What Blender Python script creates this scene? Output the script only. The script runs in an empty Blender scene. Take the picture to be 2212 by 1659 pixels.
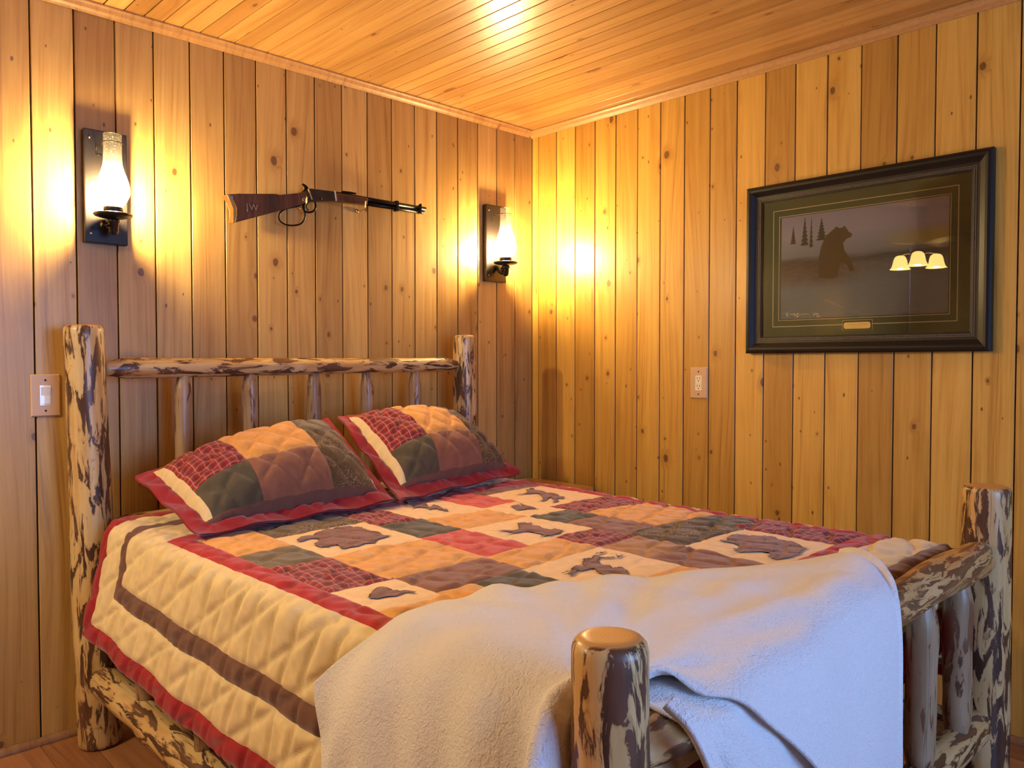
import bpy, bmesh, math, random
import numpy as np
from mathutils import Vector, Matrix, Quaternion

S = bpy.context.scene
COL = S.collection
R = math.radians

# ------------------------------------------------------------------ camera
cam_d = bpy.data.cameras.new('camera')
cam = bpy.data.objects.new('camera', cam_d)
COL.objects.link(cam)
S.camera = cam
cam_d.sensor_width = 36.0
cam_d.lens = 1702.83 * 36.0 / 2212.0
cam_d.clip_start = 0.02
cam.location = (-2.9445, -2.8770, 1.2379)
cam.rotation_euler = (R(90 - 1.5795), 0.0, R(-44.1946))

# ------------------------------------------------------------------ world / light / exposure
W = bpy.data.worlds.new('sky')
S.world = W
W.use_nodes = True
W.node_tree.nodes['Background'].inputs[0].default_value = (0.24, 0.47, 1.0, 1)
W.node_tree.nodes['Background'].inputs[1].default_value = 13.0
S.view_settings.view_transform = 'Standard'
S.view_settings.look = 'None'
S.view_settings.exposure = 0.3
S.view_settings.gamma = 1.0
S.view_settings.use_curve_mapping = False
S.cycles.use_denoising = True
S.cycles.max_bounces = 6
S.cycles.diffuse_bounces = 4
S.cycles.glossy_bounces = 3
S.cycles.transparent_max_bounces = 8
S.cycles.use_adaptive_sampling = True
S.cycles.adaptive_threshold = 0.05
S.cycles.sample_clamp_indirect = 6.0
SCONCE_E = 1800.0
FAN_E = 20.0
FAN_LAMP_W = 26.0

# daylight portal in the window opening of the front wall
WX0, WX1, WZ0, WZ1, FY, LX = -2.55, -1.05, 0.85, 2.05, -4.6, -5.4
pl = bpy.data.lights.new('window_portal', 'AREA')
pl.shape = 'RECTANGLE'; pl.size = WX1 - WX0; pl.size_y = WZ1 - WZ0
pl.cycles.is_portal = True
plo = bpy.data.objects.new('window_portal', pl)
COL.objects.link(plo)
plo.location = ((WX0 + WX1) / 2, FY - 0.02, (WZ0 + WZ1) / 2)
plo.rotation_euler = (R(90), 0, 0)

CEIL = 2.427

# ------------------------------------------------------------------ helpers
def tag(o, label=None, cat=None, group=None, kind=None):
    if label: o['label'] = label
    if cat: o['category'] = cat
    if group: o['group'] = group
    if kind: o['kind'] = kind
    return o

def link(o, parent=None):
    COL.objects.link(o)
    if parent is not None: o.parent = parent
    return o

def empty(name, loc=(0, 0, 0), parent=None):
    o = bpy.data.objects.new(name, None)
    o.empty_display_size = 0.05
    o.location = loc
    return link(o, parent)

def mesh_obj(name, verts, faces, mat=None, parent=None, smooth=False, uv=None):
    me = bpy.data.meshes.new(name)
    me.from_pydata([tuple(v) for v in verts], [], [tuple(f) for f in faces])
    if uv is not None:
        l = me.uv_layers.new(name='uv')
        idx = np.zeros(len(me.loops), dtype=np.int32)
        me.loops.foreach_get('vertex_index', idx)
        l.data.foreach_set('uv', np.asarray(uv, dtype=np.float32)[idx].ravel())
    me.update()
    if smooth: me.shade_smooth()
    o = bpy.data.objects.new(name, me)
    if mat: me.materials.append(mat)
    return link(o, parent)

def bm_obj(name, bm, mat=None, parent=None, smooth=False, loc=None):
    bmesh.ops.recalc_face_normals(bm, faces=bm.faces)
    me = bpy.data.meshes.new(name)
    bm.to_mesh(me); bm.free()
    if smooth: me.shade_smooth()
    if mat: me.materials.append(mat)
    o = bpy.data.objects.new(name, me)
    if loc: o.location = loc
    return link(o, parent)

def add_box(bm, x0, x1, y0, y1, z0, z1, bevel=0):
    r = bmesh.ops.create_cube(bm, size=1.0)
    vs = r['verts']
    for v in vs:
        v.co = Vector((x0 + (v.co.x + .5) * (x1 - x0), y0 + (v.co.y + .5) * (y1 - y0), z0 + (v.co.z + .5) * (z1 - z0)))
    if bevel:
        es = list({e for v in vs for e in v.link_edges})
        bmesh.ops.bevel(bm, geom=es, offset=bevel, segments=2, profile=.6, affect='EDGES')

def box_obj(name, b, mat, parent=None, bevel=0, smooth=False):
    bm = bmesh.new(); add_box(bm, *b, bevel=bevel)
    return bm_obj(name, bm, mat, parent, smooth)

def lathe(name, prof, mat, parent=None, seg=32, loc=(0, 0, 0), closed_ends=True, smooth=True):
    vs, fs = [], []
    n = len(prof)
    for i in range(seg):
        a = 2 * math.pi * i / seg
        for r, z in prof: vs.append((loc[0] + r * math.cos(a), loc[1] + r * math.sin(a), loc[2] + z))
    for i in range(seg):
        j = (i + 1) % seg
        for k in range(n - 1): fs.append((i * n + k, j * n + k, j * n + k + 1, i * n + k + 1))
    if closed_ends:
        fs.append([i * n for i in range(seg)][::-1]); fs.append([i * n + n - 1 for i in range(seg)])
    o = mesh_obj(name, vs, fs, mat, parent, smooth)
    return o

def sweep(name, pts, rad, mat, parent=None, seg=10, closed=False, flat=1.0):
    pts = [Vector(p) for p in pts]; n = len(pts)
    vs, fs = [], []
    for i, p in enumerate(pts):
        a = pts[(i - 1) % n] if (closed or i > 0) else p
        b = pts[(i + 1) % n] if (closed or i < n - 1) else p
        t = (b - a).normalized()
        up = Vector((0, 1, 0)) if abs(t.y) < .9 else Vector((0, 0, 1))
        s = t.cross(up).normalized(); u = s.cross(t)
        rr = rad[i] if isinstance(rad, (list, tuple)) else rad
        for k in range(seg):
            an = 2 * math.pi * k / seg
            vs.append(p + s * (rr * math.cos(an)) + u * (rr * flat * math.sin(an)))
    m = n if closed else n - 1
    for i in range(m):
        j = (i + 1) % n
        for k in range(seg):
            l = (k + 1) % seg
            fs.append((i * seg + k, i * seg + l, j * seg + l, j * seg + k))
    if not closed:
        fs.append(list(range(seg))[::-1]); fs.append([(n - 1) * seg + k for k in range(seg)])
    return mesh_obj(name, vs, fs, mat, parent, True)

def smooth_path(pts, k=6, closed=False):
    P = [Vector(p) for p in pts]; n = len(P); out = []
    m = n if closed else n - 1
    for i in range(m):
        g = lambda j: P[j % n] if closed else P[min(max(j, 0), n - 1)]
        a, b, c, d = g(i - 1), g(i), g(i + 1), g(i + 2)
        for s in range(k):
            t = s / k
            out.append(.5 * ((2 * b) + (c - a) * t + (2 * a - 5 * b + 4 * c - d) * t * t + (3 * b - a - 3 * c + d) * t ** 3))
    if not closed: out.append(P[-1])
    return out

def extrude_xz(name, pts, y0, y1, mat, parent=None, bevel=0.0, segs=2):
    """polygon in x,z pushed through y0..y1"""
    bm = bmesh.new()
    a = [bm.verts.new((x, y0, z)) for x, z in pts]
    b = [bm.verts.new((x, y1, z)) for x, z in pts]
    bm.faces.new(a); bm.faces.new(b[::-1])
    n = len(pts)
    for i in range(n): bm.faces.new((a[i], b[i], b[(i + 1) % n], a[(i + 1) % n]))
    if bevel:
        es = [e for e in bm.edges if abs(e.verts[0].co.y - e.verts[1].co.y) < 1e-6]
        bmesh.ops.bevel(bm, geom=es, offset=bevel, segments=segs, profile=.5, affect='EDGES', clamp_overlap=True)
    o = bm_obj(name, bm, mat, parent)
    return o

# ------------------------------------------------------------------ materials
class NT:
    def __init__(s, name):
        s.m = bpy.data.materials.new(name); s.m.use_nodes = True
        s.t = s.m.node_tree; s.b = s.t.nodes['Principled BSDF']; s.out = s.t.nodes['Material Output']
    def n(s, typ, ins=None, **kw):
        nd = s.t.nodes.new(typ)
        for k, v in kw.items(): setattr(nd, k, v)
        for k, v in (ins or {}).items():
            if isinstance(v, bpy.types.NodeSocket): s.t.links.new(v, nd.inputs[k])
            else: nd.inputs[k].default_value = v
        return nd
    def math(s, op, a, b=None, c=None, clamp=False):
        nd = s.t.nodes.new('ShaderNodeMath'); nd.operation = op; nd.use_clamp = clamp
        for i, v in enumerate((a, b, c)):
            if v is None: continue
            if isinstance(v, bpy.types.NodeSocket): s.t.links.new(v, nd.inputs[i])
            else: nd.inputs[i].default_value = v
        return nd.outputs[0]
    def mix(s, f, a, b, mode='MIX'):
        nd = s.t.nodes.new('ShaderNodeMix'); nd.data_type = 'RGBA'; nd.blend_type = mode
        for i, v in ((0, f), (6, a), (7, b)):
            if isinstance(v, bpy.types.NodeSocket): s.t.links.new(v, nd.inputs[i])
            else: nd.inputs[i].default_value = v if i == 0 else (*v, 1)
        return nd.outputs[2]
    def ramp(s, v, stops):
        nd = s.t.nodes.new('ShaderNodeValToRGB')
        e = nd.color_ramp.elements
        while len(e) < len(stops): e.new(.5)
        for el, (p, c) in zip(e, stops): el.position = p; el.color = (*c, 1)
        s.t.links.new(v, nd.inputs[0]); return nd.outputs[0]
    def maprange(s, v, a, b, c, d, smooth=False):
        nd = s.n('ShaderNodeMapRange', {0: v, 1: a, 2: b, 3: c, 4: d})
        if smooth: nd.interpolation_type = 'SMOOTHSTEP'
        return nd.outputs[0]
    def set(s, **kw):
        for k, v in kw.items():
            k = k.replace('_', ' ')
            if isinstance(v, bpy.types.NodeSocket): s.t.links.new(v, s.b.inputs[k])
            else: s.b.inputs[k].default_value = v
    def bump(s, h, strength=.3, dist=.002):
        nd = s.n('ShaderNodeBump', {'Strength': strength, 'Distance': dist, 'Height': h})
        s.t.links.new(nd.outputs[0], s.b.inputs['Normal'])
    def sep(s, v):
        return s.n('ShaderNodeSeparateXYZ', {0: v}).outputs
    def comb(s, x, y, z):
        return s.n('ShaderNodeCombineXYZ', {0: x, 1: y, 2: z}).outputs[0]

def lin(r, g, b):
    f = lambda c: c / 12.92 if c <= .04045 else ((c + .055) / 1.055) ** 2.4
    return (f(r / 255), f(g / 255), f(b / 255))

def simple(name, col, rough=.5, metal=0.0, coat=0.0, spec=.5):
    m = NT(name); m.set(Base_Color=(*col, 1), Roughness=rough, Metallic=metal, Coat_Weight=coat, Specular_IOR_Level=spec)
    return m.m

def pine(name, light, mid, dark, knot, knot_dens=.56, rough=.38, coat=.1, var=.28, kz=5.2):
    m = NT(name)
    co = m.n('ShaderNodeTexCoord').outputs['Object']
    rnd = m.n('ShaderNodeObjectInfo').outputs['Random']
    x, y, z = m.sep(co)
    zo = m.math('MULTIPLY_ADD', rnd, 61.7, z)
    xo = m.math('MULTIPLY_ADD', rnd, 17.3, x)
    # knots
    v2 = m.comb(m.math('MULTIPLY', xo, 7.5), m.math('MULTIPLY', zo, kz), 0.0)
    wob = m.n('ShaderNodeTexNoise', {'Vector': m.comb(m.math('MULTIPLY', xo, 40), 0.0, m.math('MULTIPLY', zo, 40)), 'Scale': 1.0, 'Detail': 2.0}).outputs[0]
    vor = m.n('ShaderNodeTexVoronoi', {'Vector': v2, 'Scale': 1.0}, voronoi_dimensions='2D')
    cr, cg, cb = m.sep(vor.outputs['Color'])
    on = m.math('GREATER_THAN', cr, knot_dens)
    rad = m.math('MULTIPLY_ADD', m.math('POWER', cg, 3.0), .085, .022)
    dist = m.math('MULTIPLY_ADD', m.math('SUBTRACT', wob, .5), .06, vor.outputs['Distance'])
    q = m.math('DIVIDE', dist, rad)
    kmask = m.math('MULTIPLY', m.maprange(q, .75, 1.1, 1, 0, True), on)
    khalo = m.math('MULTIPLY', m.maprange(q, .8, 3.6, 1, 0, True), on)
    vp = m.n('ShaderNodeTexVoronoi', {'Vector': m.comb(m.math('MULTIPLY', xo, 17.0), m.math('MULTIPLY', zo, 9.0), 0.0), 'Scale': 1.0}, voronoi_dimensions='2D')
    pr_, pg_, pb_ = m.sep(vp.outputs['Color'])
    pin = m.math('MULTIPLY', m.maprange(m.math('DIVIDE', m.math('MULTIPLY_ADD', m.math('SUBTRACT', wob, .5), .08, vp.outputs['Distance']), m.math('MULTIPLY_ADD', pg_, .05, .03)), .6, 1.1, 1, 0, True), m.math('GREATER_THAN', pr_, .5 + knot_dens * .58))
    # grain
    bend = m.math('MULTIPLY', m.math('MULTIPLY', khalo, khalo), .03)
    gx = m.math('ADD', xo, bend)
    low = m.n('ShaderNodeTexNoise', {'Vector': m.comb(m.math('MULTIPLY', xo, 5.0), rnd, m.math('MULTIPLY', zo, .55)), 'Scale': 1.0, 'Detail': 1.0}).outputs[0]
    gx2 = m.math('MULTIPLY_ADD', m.math('SUBTRACT', low, .5), .16, gx)
    fine = m.n('ShaderNodeTexNoise', {'Vector': m.comb(m.math('MULTIPLY', gx2, 130), m.math('MULTIPLY', y, 60), m.math('MULTIPLY', zo, 3.2)), 'Scale': 1.0, 'Detail': 3.0, 'Roughness': .6}).outputs[0]
    ring = m.n('ShaderNodeTexNoise', {'Vector': m.comb(m.math('MULTIPLY', gx2, 34), 0.0, m.math('MULTIPLY', zo, .9)), 'Scale': 1.0, 'Detail': 2.0}).outputs[0]
    g = m.math('ADD', m.math('MULTIPLY', fine, .45), m.math('MULTIPLY', ring, .55))
    col = m.ramp(g, [(.30, dark), (.46, mid), (.62, light)])
    blot = m.n('ShaderNodeTexNoise', {'Vector': m.comb(m.math('MULTIPLY', xo, 9), rnd, m.math('MULTIPLY', zo, 3.0)), 'Scale': 1.0, 'Detail': 3.0}).outputs[0]
    col = m.mix(m.maprange(blot, .58, .78, 0, .35), col, dark)
    # per-board tone
    r2 = m.math('FRACT', m.math('MULTIPLY', rnd, 7.913))
    tone = m.maprange(r2, 0, 1, 1 - var, 1 + var * .45)
    col = m.mix(1.0, col, m.comb(tone, m.math('POWER', tone, 1.25), m.math('POWER', tone, 1.5)), 'MULTIPLY')
    col = m.mix(m.math('MULTIPLY', khalo, .45), col, dark)
    rings = m.math('SINE', m.math('MULTIPLY', q, 17))
    kc = m.mix(m.maprange(rings, -1, 1, 0, .4), knot, dark)
    col = m.mix(m.math('MULTIPLY', kmask, .9), col, kc)
    col = m.mix(m.math('MULTIPLY', pin, .8), col, knot)
    m.set(Base_Color=col, Roughness=m.maprange(fine, 0, 1, rough - .06, rough + .1), Coat_Weight=coat, Coat_Roughness=.25)
    m.bump(g, .12, .002)
    return m.m

def log_mat(name, dens=.53, light=(.62, .45, .20), light2=(.50, .30, .10), bark=(.058, .028, .016), sc=1.0):
    m = NT(name)
    tc = m.n('ShaderNodeTexCoord')
    rnd = m.n('ShaderNodeObjectInfo').outputs['Random']
    x, y, z = m.sep(tc.outputs['Object'])
    zo = m.math('MULTIPLY_ADD', rnd, 31.7, z)
    v = m.comb(m.math('MULTIPLY', x, 36 * sc), m.math('MULTIPLY', y, 36 * sc), m.math('MULTIPLY', zo, 7.5 * sc))
    n1 = m.n('ShaderNodeTexNoise', {'Vector': v, 'Scale': 1.0, 'Detail': 5.0, 'Roughness': .62, 'Distortion': .7}).outputs[0]
    v2 = m.comb(m.math('MULTIPLY', x, 40), m.math('MULTIPLY', y, 40), m.math('MULTIPLY', zo, 3))
    n2 = m.n('ShaderNodeTexNoise', {'Vector': v2, 'Scale': 1.0, 'Detail': 4.0}).outputs[0]
    n3 = m.n('ShaderNodeTexNoise', {'Vector': m.comb(m.math('MULTIPLY', x, 14), m.math('MULTIPLY', y, 14), m.math('MULTIPLY', zo, 9)), 'Scale': 1.0, 'Detail': 2.0}).outputs[0]
    base = m.mix(m.maprange(n2, .35, .65, 0, 1), light, light2)
    base = m.mix(m.maprange(n3, .55, .75, 0, .6), base, (light[0] * 1.1, light[1] * 1.12, light[2] * 1.3))
    patch = m.maprange(n1, dens, dens + .018, 0, 1, True)
    half = m.maprange(n1, dens - .035, dens, 0, .55, True)
    dk = m.mix(m.maprange(n2, .4, .6, 0, 1), bark, (bark[0] * 2.2, bark[1] * 1.9, bark[2] * 1.6))
    col = m.mix(half, base, (.30, .145, .055))
    col = m.mix(patch, col, dk)
    n4 = m.n('ShaderNodeTexNoise', {'Vector': m.comb(m.math('MULTIPLY', x, 75), m.math('MULTIPLY', y, 75), m.math('MULTIPLY', zo, 2.2)), 'Scale': 1.0, 'Detail': 1.0}).outputs[0]
    chk = m.maprange(m.math('ABSOLUTE', m.math('SUBTRACT', n4, .62)), .006, .014, .75, 0)
    col = m.mix(chk, col, (.05, .024, .012))
    # sawn end grain
    nz = m.math('ABSOLUTE', m.sep(tc.outputs['Normal'])[2])
    cap = m.maprange(nz, .75, .93, 0, 1, True)
    rr = m.math('SQRT', m.math('ADD', m.math('MULTIPLY', x, x), m.math('MULTIPLY', y, y)))
    ringv = m.math('SINE', m.math('MULTIPLY', rr, 1100))
    capc = m.mix(m.maprange(ringv, -1, 1, 0, .35), (.60, .30, .085), (.45, .20, .05))
    col = m.mix(cap, col, capc)
    m.set(Base_Color=col, Roughness=.42, Coat_Weight=.22, Coat_Roughness=.2)
    h = m.math('SUBTRACT', m.math('MULTIPLY', n2, .4), m.math('MULTIPLY', m.math('MULTIPLY', patch, m.math('SUBTRACT', 1.0, cap)), -.5))
    m.bump(h, .5, .004)
    return m.m

def fabric(name, col, var=.12, rough=.95, fine=900, stain=0.0):
    m = NT(name)
    uv = m.n('ShaderNodeTexCoord').outputs['UV']
    n = m.n('ShaderNodeTexNoise', {'Vector': uv, 'Scale': 35.0, 'Detail': 4.0}).outputs[0]
    c = m.mix(m.maprange(n, .3, .7, 0, 1), tuple(v * (1 - var) for v in col), tuple(min(1, v * (1 + var)) for v in col))
    f = m.n('ShaderNodeTexNoise', {'Vector': uv, 'Scale': float(fine), 'Detail': 1.0}).outputs[0]
    m.set(Base_Color=c, Roughness=rough, Sheen_Weight=.25, Sheen_Roughness=.5, Specular_IOR_Level=.15)
    m.bump(f, .25, .0015)
    return m.m

def plaid(name, scale=1.0):
    m = NT(name)
    uv = m.n('ShaderNodeTexCoord').outputs['UV']
    x, y, _ = m.sep(uv)
    def band(c, period, off, width):
        f = m.math('FRACT', m.math('ADD', m.math('DIVIDE', c, period * scale), off))
        d = m.math('ABSOLUTE', m.math('SUBTRACT', f, .5))
        return m.math('LESS_THAN', d, width)
    col = lin(140, 42, 44); col = (*col,)
    dark1, dark2 = band(x, .025, 0, .17), band(y, .025, 0, .17)
    c = m.mix(m.math('MULTIPLY', dark1, .5), lin(158, 44, 48), lin(70, 45, 45))
    c = m.mix(m.math('MULTIPLY', dark2, .5), c, lin(70, 45, 45))
    l1, l2 = band(x, .025, .42, .05), band(y, .025, .42, .05)
    c = m.mix(m.math('MULTIPLY', l1, .45), c, lin(196, 168, 140))
    c = m.mix(m.math('MULTIPLY', l2, .45), c, lin(196, 168, 140))
    m.set(Base_Color=c, Roughness=.95, Sheen_Weight=.2, Specular_IOR_Level=.15)
    f = m.n('ShaderNodeTexNoise', {'Vector': uv, 'Scale': 900.0}).outputs[0]
    m.bump(f, .2, .001)
    return m.m

def sprig(name, base, tip):
    m = NT(name)
    uv = m.n('ShaderNodeTexCoord').outputs['UV']
    n = m.n('ShaderNodeTexNoise', {'Vector': uv, 'Scale': 120.0, 'Detail': 3.0, 'Distortion': 2.5}).outputs[0]
    big = m.n('ShaderNodeTexNoise', {'Vector': uv, 'Scale': 11.0}).outputs[0]
    f = m.math('MULTIPLY', m.maprange(n, .52, .6, 0, 1), m.maprange(big, .4, .55, .15, .9))
    m.set(Base_Color=m.mix(f, base, tip), Roughness=.95, Sheen_Weight=.2, Specular_IOR_Level=.15)
    m.bump(n, .35, .003)
    return m.m

MAT = {}
MAT['pine_back'] = pine('pine_back', (.56, .355, .108), (.48, .28, .075), (.31, .145, .030), (.085, .030, .010))
MAT['pine_right'] = pine('pine_right', (.68, .40, .078), (.60, .325, .054), (.38, .165, .022), (.095, .034, .010))
MAT['pine_ceil'] = pine('pine_ceil', (.62, .35, .115), (.54, .28, .078), (.38, .16, .036), (.15, .05, .016), .66, .30, .2, .2, 2.2)
MAT['pine_floor'] = pine('pine_floor', (.36, .16, .065), (.29, .115, .043), (.18, .065, .024), (.06, .025, .012), .85, .3, .2, .3)
MAT['pine_trim'] = pine('pine_trim', (.50, .27, .09), (.44, .215, .066), (.30, .125, .034), (.1, .04, .015), .92, .42, .05, .1)
MAT['pine_base'] = pine('pine_base', (.30, .155, .07), (.25, .12, .05), (.16, .07, .026), (.06, .025, .01), .92, .45, .05, .1)
MAT['gap'] = simple('gap', (.045, .018, .006), .9)
MAT['log'] = log_mat('log', .522)
MAT['log_foot'] = log_mat('log_foot', .497, (.66, .45, .19), (.54, .32, .11))
MAT['log_gnarl'] = log_mat('log_gnarl', .50, (.58, .34, .13), (.45, .23, .07), (.12, .055, .025), 1.7)
MAT['log_plain'] = log_mat('log_plain', .56, (.40, .275, .15), (.28, .17, .085), (.085, .045, .025))  # spindle wood, darkened in colour for the weak light at the foot
MAT['bronze'] = simple('bronze', (.035, .028, .026), .33, .75)
MAT['black_metal'] = simple('black_metal', (.012, .011, .011), .3, .8)
MAT['steel'] = simple('steel', (.055, .045, .035), .35, .8)
MAT['brass'] = simple('brass', (.72, .52, .24), .25, 1.0)
MAT['nickel'] = simple('nickel', (.75, .68, .58), .22, 1.0)
MAT['walnut'] = pine('walnut', (.085, .030, .013), (.045, .015, .007), (.018, .007, .004), (.012, .005, .003), 1.1, .3, .3, .05)
MAT['almond'] = simple('almond', lin(205, 168, 128), .4)
MAT['ivory'] = simple('ivory', lin(238, 225, 190), .35)
MAT['switch_white'] = simple('switch_white', lin(240, 238, 235), .12, 0, .5)
MAT['slot'] = simple('slot', (.01, .008, .006), .7)
MAT['mattress'] = simple('mattress', (.75, .72, .68), .9)
F = {}
F['orange'] = fabric('cloth_orange', lin(226, 166, 86))
F['olive'] = fabric('cloth_olive', lin(112, 98, 70))
F['dark_olive'] = fabric('cloth_dark_olive', lin(86, 78, 58))
F['brown'] = fabric('cloth_brown', lin(140, 94, 70))
F['pink'] = fabric('cloth_pink', lin(206, 84, 70), .15)
F['cream'] = fabric('cloth_cream', lin(240, 205, 150), .06)
F['tan'] = fabric('cloth_tan', lin(176, 128, 78))
F['plaid'] = plaid('cloth_plaid')
F['sprig'] = sprig('cloth_sprig', lin(92, 74, 48), lin(170, 140, 92))
F['red'] = fabric('cloth_red', lin(172, 38, 36), .08)
F['hem'] = fabric('cloth_hem', lin(150, 34, 40), .08)
F['beige'] = fabric('cloth_beige', lin(224, 202, 152), .08)
F['band'] = fabric('cloth_band', lin(112, 78, 64), .08)
F['fur'] = fabric('cloth_fur', lin(128, 82, 62), .3, .95, 300)
F['fur_dark'] = fabric('cloth_fur_dark', lin(74, 48, 38), .2)
APPL = {
 'bear': [(-1.876, -0.944), (-1.849, -0.92), (-1.821, -0.92), (-1.762, -0.897), (-1.718, -0.89), (-1.672, -0.898), (-1.66, -0.939), (-1.667, -0.988), (-1.653, -1.016), (-1.659, -1.044), (-1.647, -1.063), (-1.67, -1.073), (-1.71, -1.08), (-1.738, -1.097), (-1.762, -1.092), (-1.789, -1.102), (-1.808, -1.095), (-1.829, -1.087), (-1.822, -1.058), (-1.841, -1.052), (-1.869, -1.054), (-1.87, -1.024), (-1.852, -0.993), (-1.834, -0.986), (-1.822, -0.965), (-1.84, -0.954), (-1.87, -0.962), (-1.88, -0.959)],
 'eagle': [(-1.294, -0.699), (-1.245, -0.699), (-1.242, -0.729), (-1.279, -0.812), (-1.246, -0.795), (-1.258, -0.842), (-1.278, -0.889), (-1.298, -0.915), (-1.305, -0.899), (-1.288, -0.851), (-1.309, -0.849), (-1.335, -0.87), (-1.31, -0.83), (-1.318, -0.804), (-1.348, -0.802), (-1.314, -0.778), (-1.305, -0.738)],
 'moose': [(-0.914, -0.864), (-0.865, -0.855), (-0.845, -0.863), (-0.794, -0.817), (-0.756, -0.817), (-0.784, -0.863), (-0.789, -0.905), (-0.8, -0.953), (-0.829, -1.002), (-0.864, -1.022), (-0.865, -1.0), (-0.911, -1.039), (-0.952, -1.041), (-0.908, -1.022), (-0.868, -0.975), (-0.903, -0.985), (-0.921, -0.998), (-0.96, -0.991), (-0.909, -0.979), (-0.831, -0.899), (-0.847, -0.884), (-0.863, -0.868), (-0.931, -0.904), (-0.881, -0.874)],
 'goose': [(-1.089, -0.987), (-1.049, -0.987), (-1.059, -1.015), (-1.006, -0.948), (-1.04, -1.014), (-1.056, -1.076), (-1.068, -1.045), (-1.102, -1.05), (-1.11, -1.023)],
 'fox': [(-1.403, -1.233), (-1.37, -1.23), (-1.342, -1.257), (-1.312, -1.228), (-1.277, -1.186), (-1.238, -1.208), (-1.277, -1.247), (-1.273, -1.273), (-1.288, -1.309), (-1.268, -1.329), (-1.262, -1.362), (-1.304, -1.377), (-1.341, -1.382), (-1.365, -1.365), (-1.338, -1.351), (-1.343, -1.326), (-1.337, -1.29), (-1.37, -1.286), (-1.408, -1.27), (-1.369, -1.266)],
 'elk': [(-1.596, -1.654), (-1.564, -1.649), (-1.519, -1.634), (-1.504, -1.639), (-1.504, -1.649), (-1.494, -1.629), (-1.466, -1.61), (-1.443, -1.617), (-1.414, -1.602), (-1.406, -1.615), (-1.454, -1.647), (-1.464, -1.677), (-1.466, -1.695), (-1.479, -1.712), (-1.455, -1.72), (-1.465, -1.744), (-1.488, -1.769), (-1.511, -1.764), (-1.534, -1.769), (-1.568, -1.787), (-1.604, -1.793), (-1.574, -1.781), (-1.535, -1.75), (-1.542, -1.734), (-1.531, -1.709), (-1.51, -1.682), (-1.528, -1.674), (-1.543, -1.659), (-1.589, -1.679), (-1.597, -1.672), (-1.563, -1.658)],
 'grizzly': [(-1.064, -1.747), (-1.04, -1.739), (-1.032, -1.753), (-1.009, -1.737), (-0.965, -1.728), (-0.929, -1.735), (-0.922, -1.769), (-0.895, -1.789), (-0.885, -1.811), (-0.914, -1.842), (-0.897, -1.853), (-0.908, -1.88), (-0.937, -1.919), (-0.944, -1.942), (-0.975, -1.942), (-1.022, -1.952), (-1.067, -1.952), (-1.091, -1.945), (-1.115, -1.916), (-1.082, -1.905), (-1.056, -1.885), (-1.08, -1.868), (-1.102, -1.858), (-1.117, -1.838), (-1.105, -1.81), (-1.064, -1.814), (-1.048, -1.794), (-1.056, -1.767)],
 'porcupine': [(-2.027, -1.502), (-1.993, -1.471), (-1.972, -1.457), (-1.955, -1.461), (-1.95, -1.49), (-1.952, -1.511), (-1.938, -1.509), (-1.927, -1.519), (-1.926, -1.536), (-1.938, -1.542), (-1.941, -1.522), (-1.964, -1.526), (-1.976, -1.537), (-2.004, -1.518)],
 'antler1': [(-1.419, -1.619), (-1.417, -1.639), (-1.398, -1.652), (-1.405, -1.659), (-1.426, -1.646), (-1.428, -1.626)],
 'antler2': [(-1.398, -1.593), (-1.364, -1.596), (-1.37, -1.603), (-1.404, -1.6)],
 'antler3': [(-1.375, -1.638), (-1.373, -1.64), (-1.386, -1.656), (-1.357, -1.652), (-1.366, -1.659), (-1.399, -1.665)],
}
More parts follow.
